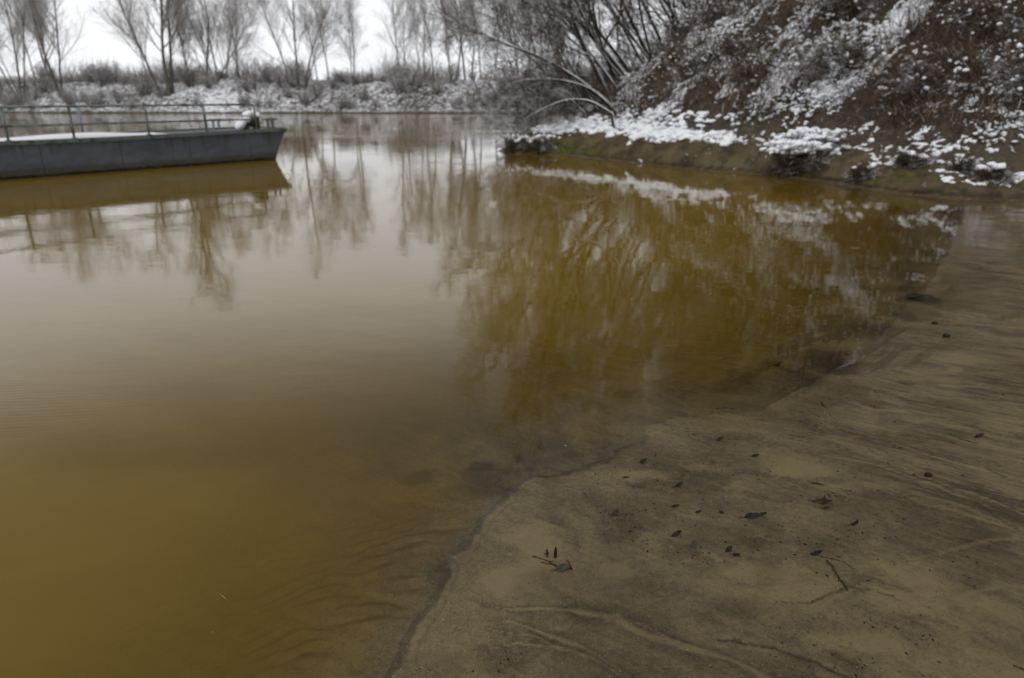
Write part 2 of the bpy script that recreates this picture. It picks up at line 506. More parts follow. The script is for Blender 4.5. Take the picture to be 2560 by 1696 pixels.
def build_ground():
    x, y, f, na = polar(900, 0.0042, 0.0068)
    z, s, dh, fd = terrain(x, y)
    beach = (s > -3) & (dh < 0) & (y < 14) & (y > 0.5)
    tone = np.full(x.shape, 0.45); dark = np.zeros(x.shape); rust = np.zeros(x.shape); flow = np.zeros(x.shape)
    bx, by, bs = x[beach], y[beach], s[beach]
    # flow marks run roughly down the beach towards the water
    wx = bx + 0.22 * (fbm(bx * 1.7, by * 1.7, 3, 51) - 0.5) * 2
    wy = by + 0.22 * (fbm(bx * 1.7, by * 1.7, 3, 61) - 0.5) * 2
    ang = math.radians(-38)
    al = wx * math.cos(ang) + wy * math.sin(ang); ac = -wx * math.sin(ang) + wy * math.cos(ang)
    streak = fbm(al * 1.3, ac * 14, 4, 71)
    ridged = 1 - np.abs(fbm(al * 1.1, ac * 7, 3, 81) - 0.5) * 2
    big = fbm(wx * 1.1, wy * 1.6, 4, 91)
    swirl = fbm(wx * 3.3 + 1.2 * big, wy * 3.3, 4, 95)
    t = 0.52 + 0.7 * (big - 0.5) + 0.95 * (swirl - 0.5)
    sk = sstep(0.9, 2.2, bx + 0.25 * (by - 3)) * sstep(0.1, 0.5, bs)
    t = t + (0.15 + 0.85 * sk) * (streak - 0.5) * 0.75 + 0.40 * sk * sstep(0.90, 0.985, ridged)
    t = t + 0.30 * (fbm(al * 5, ac * 26, 3, 72) - 0.5) + 0.22 * (fbm(wx * 9 + big, wy * 12, 3, 73) - 0.5)
    # rim of settled silt along the water
    rim = (1 - sstep(0.10, 0.34, bs)) * sstep(0.02, 0.07, bs)
    t = t * (1 - 0.6 * rim) + 0.6 * rim * 0.72
    dz = np.zeros(bx.shape)
    dk = np.zeros(bx.shape)
    for pts, w, amp in CHANNELS:
        q = w2(pts)
        jx = 0.030 * (fbm(bx * 9, by * 9, 3, 33) - 0.5); jy = 0.030 * (fbm(bx * 9, by * 9, 3, 35) - 0.5)
        d = seg_dist(bx + jx, by + jy, q, False)
        d0_ = np.hypot(bx - q[0][0], by - q[0][1])
        ww = w * (0.25 + 0.75 * np.clip(d0_ / 0.45, 0, 1)) * (0.5 + 1.0 * fbm(bx * 7, by * 7, 2, 34))
        m = (1 - sstep(0.15 * ww, 1.35 * ww, d)) * sstep(0.0, 0.07, d0_) * (0.55 + 0.45 * sstep(0.3, 0.6, fbm(bx * 5, by * 5, 3, 74)))
        halo = 0.22 * (1 - sstep(ww, 4.0 * ww + .01, d)) * (1 - m)
        t = t + amp * (m * np.maximum(1.12 + 0.4 * (swirl - 0.5) - t, 0) - halo)
        dz -= 0.0012 * m
    for (u, v, wx_, wy_) in PALE:
        p = on_z(u * KF, v * KF, 0.03)
        q = np.sqrt(((bx - p[0]) / wx_) ** 2 + ((by - p[1]) / wy_) ** 2) + 1.5 * (fbm(bx * 7, by * 7, 4, 56) - 0.5)
        t = t + 0.42 * (1 - sstep(0.2, 1.3, q))
    low = 1 - sstep(2.9, 3.3, by)
    edge_n = 0.010 * (fbm(bx * 20, by * 20, 3, 45) - 0.5)
    lip = (1 - sstep(0.008, 0.026, np.abs(bs - 0.014 + edge_n * 1.6))) * low
    lip2 = (1 - sstep(0.002, 0.007, np.abs(bs - 0.062 + edge_n * 1.5))) * (1 - sstep(2.5, 3.0, by))
    dk = np.maximum(dk, 0.55 * lip); dk = np.maximum(dk, 0.22 * lip2)
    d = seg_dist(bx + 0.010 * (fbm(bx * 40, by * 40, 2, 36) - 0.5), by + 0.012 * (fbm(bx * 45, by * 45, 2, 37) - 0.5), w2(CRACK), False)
    dk = np.maximum(dk, 0.95 * (1 - sstep(0.002, 0.006, d))); dz -= 0.012 * (1 - sstep(0.001, 0.006, d))  # groove's self-shadow painted in as a dark band, along with dark wet soil
    for c in CRACKS_THIN:
        d = seg_dist(bx + 0.02 * (fbm(bx * 20, by * 20, 2, 38) - 0.5), by + 0.02 * (fbm(bx * 20, by * 20, 2, 39) - 0.5), w2(c), False)
        dk = np.maximum(dk, 0.6 * (1 - sstep(0.001, 0.006, d))); dz -= 0.004 * (1 - sstep(0.001, 0.007, d))
    bn = fbm(bx * 8, by * 8, 4, 55) - 0.5
    for (u, v, wx_, wy_, st) in BLOBS:
        p = on_z(u * KF, v * KF, 0.0)
        q = np.sqrt(((bx - p[0]) / wx_) ** 2 + ((by - p[1]) / wy_) ** 2) + 1.6 * bn
        dk = np.maximum(dk, st * 0.85 * (1 - sstep(0.35, 1.15, q)))
    # dark streaks of fine debris at the upper waterline
    st = (1 - sstep(0.0, 0.9, np.abs(bs + 0.1))) * sstep(3.3, 4.2, by) * (1 - sstep(6, 7.5, by))
    dk = np.maximum(dk, 0.55 * st * sstep(0.56, 0.70, fbm((bx * .7 + by * .7) * 2.2, (bx * .7 - by * .7) * 15, 4, 57)))
    # speckle patches of dark grains
    sp = sstep(0.50, 0.70, fbm(bx * 4.5, by * 4.5, 3, 58))
    dk = np.maximum(dk, 0.25 * sp)
    under = sstep(0.02, 0.12, -bs) * (1 - sstep(2.25, 2.65, by))
    ph = (by - 0.28 * bx) * 88 + 16 * fbm(bx * 3.2, by * 3.2, 3, 22) + 5 * fbm(bx * 11, by * 11, 2, 24)
    line = sstep(0.35, 0.95, np.sin(ph)) * sstep(0.3, 0.55, fbm(bx * 4, by * 9, 3, 26))
    t = t * (1 - under) + under * 0.82
    rust[beach] = under * line
    flow[beach] = (0.12 + 0.88 * sk) * sstep(0.08, 0.3, bs)
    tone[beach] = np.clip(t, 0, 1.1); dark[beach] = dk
    z[beach] += dz + 0.004 * (t - 0.4) * sstep(0.03, 0.2, bs)
    # snow bias, moss, soil
    hd = np.maximum(dh, 0)
    snow = np.full(x.shape, -1.0)
    shelf = sstep(0.8, 1.15, hd) * (1 - sstep(2.0, 2.7, hd)) * (1 - sstep(5.0, 6.6, x))
    bare = sstep(1.9, 2.4, hd) * (1 - sstep(2.7, 3.2, hd)) * sstep(2.6, 3.6, x) * (1 - sstep(5.2, 6.0, x)) * (1 - sstep(19.5, 21, y))
    rightf = sstep(5.6, 6.6, x) * sstep(0.7, 1.2, hd) * (1 - sstep(2.5, 3.5, hd))
    upper = sstep(2.2, 3.2, hd)
    hillm = dh > 0.05
    sb = -0.6 + 0.44 * upper
    sb = np.maximum(sb, -0.6 + 0.95 * shelf)
    sb = np.maximum(sb, -0.6 + 0.16 * rightf)
    sb = np.where(y > 20.5, np.maximum(sb, -0.6 + 0.5 * sstep(1.0, 2.0, hd)), sb)
    clump = fbm((x * .8 + y * .5) * .9, (x * .5 - y * .8) * 2.0, 4, 25)
    sb = sb + 3.0 * (clump - 0.53) * upper
    sb = sb - 1.2 * bare
    pt = at(1780 * KF, 85 * KF, 26.0)     # open snow field between the shrubs
    sb = sb + 1.0 * (1 - sstep(0.6, 1.5, np.hypot(x - pt[0], (y - pt[1]) * 0.5)))
    snow[hillm] = sb[hillm]
    wl = 0.9 * np.exp(-((z - 0.05 - 0.05 * (fbm(x * 3, y * 3, 2, 49) - .5)) / 0.022) ** 2) + 0.5 * (1 - sstep(0.0, 0.03, z)) + 0.6 * sstep(.56, .7, fbm(x * 4, y * 4, 4, 50))
    fm = hillm & (hd < 1.3)
    dark[fm] = np.clip(wl[fm], 0, .9); tone[fm] = (0.35 + 0.9 * (fbm(x[fm] * 2.5, y[fm] * 2.5, 4, 52) - .5))
    farm = fd > 0
    snow[farm] = np.clip(-0.8 + 0.85 * sstep(0.05, 0.7, fd) + 0.6 * (fbm(x * .2, y * .2, 2, 77) - 0.5), -1, 1)[farm]
    moss = (1 - sstep(0.45, 0.85, hd)) * sstep(0.02, 0.15, hd) * sstep(-0.6, 0.4, x) * (1 - sstep(1.9, 3.0, x)) * (dh > 0)
    moss = np.maximum(moss, 0.8 * (1 - sstep(0.7, 1.5, hd)) * sstep(0.12, 0.4, hd) * sstep(5.7, 6.4, x) * (1 - sstep(7.6, 10, x)) * (dh > 0) * sstep(.42, .6, fbm(x * 2, y * 2, 3, 66)))
    soil = np.where(farm, 1.0, sstep(0.6, 2.4, hd))
    wet = 1 - sstep(0.004 + 0.010 * sstep(5, 8, y), 0.035 + 0.035 * sstep(3.2, 6, y), z + 0.012 * (fbm(x * 3, y * 3, 3, 46) - 0.5))
    f = f.copy()
    v = np.stack([x, y, z], 1)
    v = np.concatenate([v, [[0, 0, 0.03]]])
    c = len(v) - 1
    ex = lambda a: np.append(a, 0.0)
    m = mat_ground()
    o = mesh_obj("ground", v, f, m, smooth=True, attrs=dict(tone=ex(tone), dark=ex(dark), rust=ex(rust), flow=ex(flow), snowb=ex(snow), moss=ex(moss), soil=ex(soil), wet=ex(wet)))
    tag(o, kind="structure")
    return o


def mat_ground():
    m = N("river_sand_and_bank")
    c = m.coord()
    tone = m.attr("tone"); dark = m.attr("dark"); soil = m.attr("soil")
    grain = m.noise(c, 170, 3, 0.8); grain2 = m.noise(c, 42, 6, 0.75, 0.4)
    t = m.math('ADD', tone, m.math('MULTIPLY', m.math('SUBTRACT', grain2, 0.5), 1.5))
    st = m.noise(m.coord((2.2, 26.0, 1.0), (0, 0, math.radians(36))), 1.0, 6, 0.65, 0.35)
    t = m.math('ADD', t, m.math('MULTIPLY', m.math('SUBTRACT', st, 0.5), 0.6))
    for sc_, sgn, wd in (((0.9, 11.0, 1.0), 0.34, 0.030), ((1.5, 21.0, 1.0), -0.28, 0.034), ((2.0, 27.0, 1.0), 0.25, 0.04)):
        ln = m.noise(m.coord(sc_, (0, 0, math.radians(38 + 14 * sgn))), 1.0, 4, 0.55, 0.5)
        ln = m.math('SUBTRACT', 1.0, m.step(m.math('ABSOLUTE', m.math('SUBTRACT', ln, 0.5)), 0.004, wd))
        t = m.math('ADD', t, m.math('MULTIPLY', m.math('MULTIPLY', ln, m.attr("flow")), sgn))
    t = m.math('ADD', t, m.math('MULTIPLY', m.math('SUBTRACT', grain, 0.5), 1.3), True)
    r = m.n("ShaderNodeValToRGB")
    els = r.color_ramp.elements
    els[0].position, els[0].color = 0.0, (0.044, 0.032, 0.016, 1)
    els[1].position, els[1].color = 1.0, (0.168, 0.127, 0.062, 1)
    e = els.new(0.35); e.color = (0.082, 0.062, 0.033, 1)
    e = els.new(0.62); e.color = (0.116, 0.088, 0.044, 1)
    m.t.links.new(t, r.inputs[0])
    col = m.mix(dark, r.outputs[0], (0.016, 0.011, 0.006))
    col = m.mix(m.attr("rust"), col, (0.082, 0.046, 0.011))
    specks = m.step(m.noise(c, 150, 1, 0.4), 0.71, 0.74)
    col = m.mix(m.math('MULTIPLY', specks, 0.75), col, (0.012, 0.010, 0.008))
    whites = m.step(m.noise(m.coord(rot=(0.4, 0.2, 0.7)), 150, 0, 0.4), 0.80, 0.83)
    col = m.mix(m.math('MULTIPLY', whites, 0.5), col, (0.35, 0.32, 0.26))
    so = m.mix(m.step(m.noise(c, 2.5, 5), 0.35, 0.65), (0.055, 0.040, 0.027), (0.085, 0.064, 0.044))
    so = m.mix(m.step(m.noise(c, 14, 4), 0.4, 0.7), so, (0.035, 0.026, 0.018))
    col = m.mix(soil, col, so)
    mo = m.mix(m.step(m.noise(c, 7, 4), 0.35, 0.65), (0.030, 0.028, 0.010), (0.085, 0.085, 0.012))
    col = m.mix(m.math('MULTIPLY', m.attr("moss"), m.step(m.noise(c, 3.1, 4), 0.40, 0.56)), col, mo)
    sc = m.coord((1.0, 1.0, 1.6), (0.0, 0.35, 0.5))
    sn = m.noise(sc, 3.0, 5, 0.65, 0.8)
    sn2 = m.noise(sc, 9.0, 3, 0.6)
    v = m.math('ADD', m.math('ADD', m.math('MULTIPLY', m.math('SUBTRACT', sn, 0.5), 3.4), m.math('MULTIPLY', m.math('SUBTRACT', sn2, 0.5), 1.6)), m.attr("snowb"))
    mask = m.step(v, 0.0, 0.13)
    col = m.mix(mask, col, SNOW)
    wet = m.attr("wet")
    rough = m.mixf(wet, m.mixf(m.step(m.noise(c, 5, 3), 0.35, 0.65), 0.42, 0.62), 0.09)
    rough = m.mixf(mask, rough, 0.8)
    h = m.math('ADD', m.math('MULTIPLY', grain2, 0.006), m.math('MULTIPLY', grain, 0.0022))
    h = m.math('ADD', h, m.math('MULTIPLY', mask, 0.05))
    h = m.math('ADD', h, m.math('MULTIPLY', m.math('MULTIPLY', soil, m.noise(c, 8, 5)), 0.12))
    h = m.math('MULTIPLY', h, m.math('SUBTRACT', 1.0, m.math('MULTIPLY', wet, 0.93)))
    b = m.principled(col, rough, m.bump(h, 1.0, 0.8), 0.25)
    return m.m


def build_water():
    x, y, f, na = polar(420, 0.010, 0.014)
    z, s, dh, fd = terrain(x, y)
    depth = -z
    q = f
    keep = (depth[q].max(1) > -0.03)
    # drop puddles that would open on the hill
    keep &= ~((dh[q].min(1) > 0.6))
    f = f[keep]
    used, inv = np.unique(f, return_inverse=True)
    f = inv.reshape(-1, 4)
    v = np.stack([x, y, np.zeros_like(x)], 1)[used]
    rough = sstep(20, 34, y + 0.35 * x) * (1 - 0.0)
    o = mesh_obj("water", v, f, mat_water(), smooth=True, attrs=dict(depth=np.maximum(depth, 0)[used], current=rough[used]))
    tag(o, kind="structure")
    return o


def mat_water():
    m = N("silty_river_water")
    c = m.coord()
    depth = m.attr("depth"); cur = m.attr("current")
    # ripples: heights in metres
    a1 = m.noise(m.coord((0.55, 1.0, 1.0), (0, 0, 0.25)), 1.3, 2, 0.5)
    a2 = m.noise(m.coord((0.45, 1.0, 1.0), (0, 0, -0.15)), 7.0, 2, 0.5)
    a3 = m.noise(m.coord((0.6, 1.0, 1.0), (0, 0, 0.1)), 26.0, 2, 0.5)
    h = m.math('ADD', m.math('MULTIPLY', a1, 0.0028), m.math('ADD', m.math('MULTIPLY', a2, 0.0006), m.math('MULTIPLY', a3, 0.00016)))
    wv = m.n("ShaderNodeTexWave", wave_type='BANDS', bands_direction='Y', wave_profile='SIN')
    m.t.links.new(m.coord((1, 1, 1), (0, 0, -0.10)), wv.inputs["Vector"])
    wv.inputs["Scale"].default_value = 7.5
    wv.inputs["Distortion"].default_value = 5.0
    wv.inputs["Detail"].default_value = 2.0
    wv.inputs["Detail Scale"].default_value = 0.35
    pat = m.step(m.noise(m.coord((0.5, 1.0, 1.0), (0, 0, 0.1)), 0.75, 3), 0.50, 0.68)
    h = m.math('ADD', h, m.math('MULTIPLY', m.math('MULTIPLY', wv.outputs["Fac"], pat), 0.00016))
    band = m.step(m.noise(m.coord((0.035, 0.22, 1.0), (0, 0, 0.06)), 1.0, 4, 0.6), 0.44, 0.64)
    b2 = m.noise(m.coord((0.35, 1.0, 1.0)), 3.2, 3, 0.6)
    h2 = m.math('MULTIPLY', m.math('MULTIPLY', b2, cur), m.math('ADD', m.math('MULTIPLY', band, 0.011), 0.0012))
    nrm = m.bump(m.math('ADD', h, h2), 1.0)
    k = m.math('MULTIPLY', depth, -13.0)
    op = m.math('SUBTRACT', 1.0, m.math('EXPONENT', k))
    body = m.mix(m.step(m.noise(m.coord((0.5, 1.0, 1.0), (0, 0, 0.2)), 0.9, 5, 0.6, 1.2), 0.3, 0.7), (0.156, 0.096, 0.0066), (0.182, 0.116, 0.0112))
    dif = m.n("ShaderNodeBsdfDiffuse"); m.set(dif.inputs["Color"], body)
    tr = m.n("ShaderNodeBsdfTransparent")
    comb = m.n("ShaderNodeCombineColor")
    for i, kk in enumerate((-2.0, -5.5, -22.0)):
        m.t.links.new(m.math('EXPONENT', m.math('MULTIPLY', depth, kk)), comb.inputs[i])
    m.t.links.new(comb.outputs[0], tr.inputs["Color"])
    mxs = m.n("ShaderNodeMixShader")
    m.t.links.new(op, mxs.inputs[0]); m.t.links.new(tr.outputs[0], mxs.inputs[1]); m.t.links.new(dif.outputs[0], mxs.inputs[2])
    gl = m.n("ShaderNodeBsdfGlossy"); gl.inputs["Roughness"].default_value = 0.015
    gl.inputs["Color"].default_value = (1, 1, 1, 1)
    m.t.links.new(nrm, gl.inputs["Normal"])
    fr = m.n("ShaderNodeFresnel"); fr.inputs["IOR"].default_value = 1.333
    m.t.links.new(nrm, fr.inputs["Normal"])
    top = m.n("ShaderNodeMixShader")
    m.t.links.new(fr.outputs[0], top.inputs[0]); m.t.links.new(mxs.outputs[0], top.inputs[1]); m.t.links.new(gl.outputs[0], top.inputs[2])
    m.t.links.new(top.outputs[0], m.out.inputs["Surface"])
    return m.m


build_ground()
build_water()

# ------------------------------------------------------------------ trees and shrubs
UP = np.array([0, 0, 1.0])


def unit(v):
    v = np.asarray(v, float)
    return v / (np.linalg.norm(v) + 1e-9)


def grow(rg, p, d, L, n, wander, lift):
    pts = [np.asarray(p, float)]
    d = unit(d)
    st = L / n
    for _ in range(n):
        d = unit(d + rg.normal(0, wander, 3) + UP * lift)
        pts.append(pts[-1] + d * st)
    return np.array(pts)


def along(path, t):
    q = t * (len(path) - 1)
    i = min(int(q), len(path) - 2)
    return path[i] + (path[i + 1] - path[i]) * (q - i), unit(path[i + 1] - path[i])


def side(rg, tan, ang, bias=None):
    r = rg.normal(0, 1, 3)
    if bias is not None: r = r + bias
    r = unit(r - tan * np.dot(r, tan))
    return unit(tan * math.cos(ang) + r * math.sin(ang))


def sprout(rg, tb, path, r0, level, P):
    """side branches of a path, recursively, into the crown"""
    cnt = P['n'][level]
    L0 = P['len'][level]
    for k in range(cnt):
        t = P['from'][level] + (1 - P['from'][level]) * (k + rg.random()) / cnt
        p, tan = along(path, t)
        L = L0 * (1 - 0.55 * t) * rg.uniform(0.65, 1.25)
        d = side(rg, tan, math.radians(P['ang'][level] * rg.uniform(0.6, 1.3)), P.get('bias'))
        n = P['seg'][level]
        b = grow(rg, p, d, L, n, P['wander'][level], P['lift'][level])
        r = max(r0 * (1 - 0.8 * t) * P['rr'][level], P['rmin'])
        tb.add(b, np.linspace(r, max(r * 0.3, P['rmin'] * 0.7), n + 1), P['k'][level])
        if level + 1 < len(P['n']):
            sprout(rg, tb, b, r, level + 1, P)


FARP = dict(n=(26, 10, 8), len=(6.6, 2.9, 1.4), ang=(40, 40, 40), wander=(.10, .14, .16), lift=(.10, .07, .03), seg=(6, 4, 3),
            k=(4, 3, 3), rr=(.45, .5, .5), rmin=0.006)
FARP['from'] = (.22, .15, .1)


def make_tree(name, stems, P, seed, m_trunk, m_crown, k=8):
    """stems: list of (points, base radius) in the tree's own space"""
    rg = np.random.default_rng(seed)
    root = empty(name)
    tr, cr_ = Tubes(), Tubes()
    for pts, r in stems:
        pts = np.asarray(pts, float)
        r = r * P.get('thick', .85)
        n = len(pts)
        rad = r * (1 - 0.85 * np.linspace(0, 1, n) ** 0.8)
        rad[0] *= 1.25
        tr.add(pts, rad, k)
        sprout(rg, cr_, pts, r, 0, P)
    tr.build("trunk", m_trunk, root, True)
    cr_.build("crown", m_crown, root)
    return root


def stem(rg, lean, h, n=12, w=0.05, lift=0.02, p=(0, 0, -0.3)):
    return grow(rg, p, unit((lean[0], lean[1], 1)), h, n, w, lift)


rg0 = np.random.default_rng(3)
far_protos = []
specs = [  # (stems as (lean x, height, radius), parameter changes)
    ([(-.32, 15, .20), (.02, 18, .26), (.10, 17.5, .24)], {}),
    ([(.0, 15.5, .2), (.16, 14, .16)], {}),
    ([(-.22, 12, .13), (.05, 13.5, .15), (.3, 12, .12), (.42, 9, .08)], dict(n=(20, 9, 7), len=(4.6, 2.2, 1.1))),
    ([(.06, 11.5, .12), (-.12, 10, .10)], dict(n=(20, 9, 7), len=(4.2, 2.0, 1.1))),
    ([(-.05, 13, .12)], dict(n=(28, 10, 7), len=(3.6, 1.8, 1.0), ang=(38, 36, 36))),
    ([(.2, 10, .14), (-.3, 8.5, .12), (.55, 8.5, .1)], dict(len=(4.2, 2.0, 1.0))),
]
for i, (st, ch) in enumerate(specs):
    P = dict(FARP); P.update(ch)
    stems = [(stem(rg0, (l, rg0.normal(0, .06)), h, p=(l * 2.0, rg0.normal(0, .3), -.4)), r) for l, h, r in st]
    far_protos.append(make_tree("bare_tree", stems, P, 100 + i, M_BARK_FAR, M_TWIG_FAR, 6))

used = set()


def place(protos, i, loc, rz, sc, label, cat, group):
    o = protos[i] if (id(protos), i) not in used else copy_tree(protos[i])
    used.add((id(protos), i))
    o.location = loc; o.rotation_euler = (0, 0, rz); o.scale = (sc, sc, sc)
    return tag(o, label, cat, group)


def fx(u, y):                          # world x of a full-view column at depth y, near the horizon
    return at(u * KF, 240, y)[0]


FAR_TREES = [  # full-view column, depth, prototype, turn, size, label
    (10, 82, 4, .3, 1.15, "slender bare tree cut off by the left edge of the far bank"),
    (52, 80, 2, 2.8, 1.05, "bare tree with slanting stems on far bank, second clump from the left edge"),
    (92, 86, 4, 1.2, 1.0, "thin bare tree standing behind the leftmost clumps of the far bank"),
    (138, 79, 1, .2, 1.02, "bare twin-stemmed tree left of the wide sky gap on far bank"),
    (395, 78, 0, 0, 1.0, "tallest far-bank tree, three dark trunks with one leaning left"),
    (468, 79, 5, .4, 1.15, "forked spreading tree just right of the tallest three-trunked far tree"),
    (560, 88, 3, 1.5, 1.0, "small faint bare tree behind the fork on far bank"),
    (690, 79, 2, .1, 1.05, "fan-shaped multi-stemmed willow in the middle of the far bank"),
    (762, 86, 4, 2.2, .9, "slim bare tree right of the fan-shaped far willow"),
    (822, 80, 3, .5, .85, "short bare tree left of the bright sky notch on far bank"),
    (930, 81, 3, 2.9, 1.0, "bare tree right of the bright sky notch on far bank")]
for u, yy, i, rz, sc, lab in FAR_TREES:
    X = fx(u, yy)
    place(far_protos, i, (X, yy, zat(X, yy)), rz, sc, lab, "tree", "bare trees on the far bank")
rr = random.Random(5)
for k in range(11):
    u = 975 + k * 36 + rr.uniform(-8, 8); yy = rr.uniform(79, 92)
    X = fx(u, yy)
    place(far_protos, rr.choice((3, 4, 4, 1)), (X, yy, zat(X, yy)), rr.uniform(0, 6.28), rr.uniform(.78, 1.02),
          "slim bare tree in the dense row on far bank behind the leaning willows", "tree", "dense row of far-bank trees")

for k, u in enumerate((112, 345, 520, 740, 1050)):
    yy = rr.uniform(97, 118)
    X = fx(u + rr.uniform(-9, 9), yy)
    place(far_protos, rr.choice((1, 2, 3, 4, 5)), (X, yy, zat(X, yy)), rr.uniform(0, 6.28), rr.uniform(.85, 1.15),
          "faint bare tree in the second row behind the far bank trees", "tree", "second row of trees behind the far bank")

# shrubs
def make_shrub(name, n, h, spread, P, seed, m1, m2, k=4):
    rg = np.random.default_rng(seed)
    root = empty(name)
    a, b = Tubes(), Tubes()
    for i in range(n):
        an = rg.uniform(0, 6.28); l = spread * math.sqrt(rg.random())
        hh = h * rg.uniform(.6, 1.1)
        pts = grow(rg, (math.cos(an) * l * .35 * h * .4, math.sin(an) * l * .35 * h * .4, -.15), (math.cos(an) * l, math.sin(an) * l, 1), hh, 7, .09, .02)
        r = P['r0'] * rg.uniform(.6, 1.2)
        a.add(pts, np.linspace(r, r * .25, len(pts)), k)
        sprout(rg, b, pts, r, 0, P)
    a.build("stems", m1, root)
    b.build("twigs", m2, root)
    return root


SHF = dict(n=(8, 5), len=(1.1, .55), ang=(38, 40), wander=(.14, .16), lift=(.06, .02), seg=(4, 3), k=(3, 3), rr=(.6, .6), rmin=.012, r0=.03)
SHF['from'] = (.15, .1)
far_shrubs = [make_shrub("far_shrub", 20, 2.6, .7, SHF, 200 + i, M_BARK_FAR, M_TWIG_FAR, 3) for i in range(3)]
for k in range(120):
    u = -60 + k * 11.4 + rr.uniform(-12, 12)
    yy = 74.5 + rr.random() ** 1.5 * 10
    X = fx(u, yy)
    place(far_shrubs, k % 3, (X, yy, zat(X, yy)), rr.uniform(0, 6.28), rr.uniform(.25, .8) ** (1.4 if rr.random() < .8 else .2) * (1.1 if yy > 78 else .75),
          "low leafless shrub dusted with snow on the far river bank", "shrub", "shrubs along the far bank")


def brush_mass(name, pts, hmin, hmax, r, seed, mat, lean=0.5, per=1, k=3, nseg=3):
    rg = np.random.default_rng(seed)
    P = np.repeat(pts, per, axis=0)
    n = len(P)
    an = rg.uniform(0, 6.28, n); l = lean * np.sqrt(rg.random(n))
    d = np.stack([np.cos(an) * l, np.sin(an) * l, np.ones(n)], 1)
    L = rg.uniform(hmin, hmax, n)
    P = P + np.stack([rg.normal(0, .12, n), rg.normal(0, .12, n), np.full(n, -.05)], 1)
    rings = []
    cur = P.copy()
    for s in range(nseg + 1):
        rad = r * rg.uniform(.7, 1.2) * (1 - .75 * s / nseg)
        a_ = np.arange(k) * 2 * math.pi / k
        ring = np.stack([np.cos(a_), np.sin(a_), 0 * a_], 1) * rad
        rings.append(cur[:, None, :] + ring[None])
        d = d + rg.normal(0, .28, (n, 3)); d[:, 2] -= 0.12 * s
        d /= np.linalg.norm(d, axis=1)[:, None]
        cur = cur + d * (L / nseg)[:, None]
    v = np.stack(rings, 1).reshape(-1, 3)         # n, nseg+1, k
    f = tube_faces(nseg + 1, k)[None] + (np.arange(n) * (nseg + 1) * k)[:, None, None]
    return v, f.reshape(-1, 4)


# far thicket behind the crest of the far bank
g = np.random.default_rng(9)
n = 22000
xs = g.uniform(-75, 62, n); ys = 84 + g.random(n) * 16
den = fbm(xs * .16, ys * .0 + 2, 3, 13)
hs_ = (den > .36)
xs, ys = xs[hs_], ys[hs_]
zz = terrain(xs, ys)[0]
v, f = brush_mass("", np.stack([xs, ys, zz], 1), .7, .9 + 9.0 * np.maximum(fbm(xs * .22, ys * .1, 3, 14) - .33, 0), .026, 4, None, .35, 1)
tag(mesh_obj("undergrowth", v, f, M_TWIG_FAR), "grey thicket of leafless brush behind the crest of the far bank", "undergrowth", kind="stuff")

# ---- the leaning trees on the near spit
NEARP = dict(n=(20, 8, 6), len=(3.4, 1.5, .75), ang=(46, 42, 40), wander=(.12, .15, .18), lift=(.05, .03, .0), seg=(7, 4, 3),
             k=(5, 3, 3), rr=(.42, .5, .5), rmin=0.0055, thick=1.05)
NEARP['from'] = (.24, .12, .1)
NEARP['bias'] = np.array((-.55, -.15, .25))


def px_path(pts, y, extend=None, dy=0.0):
    """source pixels of a trunk at depth y (drifting by dy), base first; extend continues it above the frame"""
    out = [at(u, v, y + dy * i / max(1, len(pts) - 1)) for i, (u, v) in enumerate(pts)]
    if extend:
        for e in extend: out.append(out[-1] + np.array(e))
    out = np.array(out)
    t = np.linspace(0, len(out) - 1, 16)
    i = np.minimum(t.astype(int), len(out) - 2); fr = (t - i)[:, None]
    sm = out[i] * (1 - fr) + out[i + 1] * fr
    for _ in range(2): sm[1:-1] = (sm[:-2] + 2 * sm[1:-1] + sm[2:]) / 4
    return sm


def near_tree(label, paths, seed, ch=None, name="willow_tree", m=(None, None)):
    base = paths[0][0][0]
    gz = zat(base[0], base[1])
    o3 = np.array([base[0], base[1], gz])
    stems = []
    for p, r in paths:
        p = p - o3
        p = np.concatenate([[[p[0][0] + .12, p[0][1], zat(p[0][0] + o3[0], p[0][1] + o3[1]) - gz - .25]], p])
        stems.append((p, r))
    P = dict(NEARP); P.update(ch or {})
    t = make_tree(name, stems, P, seed, m[0] or M_BARK, m[1] or M_TWIG, 8)
    t.location = o3
    return tag(t, label, "tree", "snow-dusted willows leaning over the spit")


near_tree("darkest leaning willow trunk on the spit, running out of the frame top",
          [(px_path([(1535, 275), (1502, 198), (1435, 75), (1419, 0)], 24, [(-.25, .2, 1.6), (-.3, .2, 1.8), (-.3, 0, 1.8), (-.2, 0, 1.5)]), .105)], 301)
near_tree("thick twin-trunk willow leaning left behind the darkest trunk",
          [(px_path([(1600, 238), (1540, 160), (1448, 54), (1400, 0)], 25, [(-1.0, .2, 1.3), (-.9, .2, 1.5), (-.6, 0, 1.5)]), .12),
           (px_path([(1606, 236), (1560, 150), (1486, 75), (1470, 0)], 25.3, [(-.5, .2, 1.5), (-.5, .2, 1.7), (-.3, 0, 1.5)]), .085)], 302)
near_tree("long snow-topped willow stem bowing far left over the water",
          [(px_path([(1530, 270), (1515, 254), (1435, 187), (1341, 137), (1285, 118), (1234, 99), (1153, 59), (1100, 21)], 23), .085)], 303,
          dict(n=(18, 7, 6), len=(1.7, .9, .5), ang=(55, 45, 40)))
near_tree("willow right of the twin trunks with a slim straight lean",
          [(px_path([(1672, 232), (1603, 107), (1555, 0)], 26, [(-.9, .2, 1.7), (-.8, .2, 1.8), (-.5, 0, 1.6)]), .085)], 304)
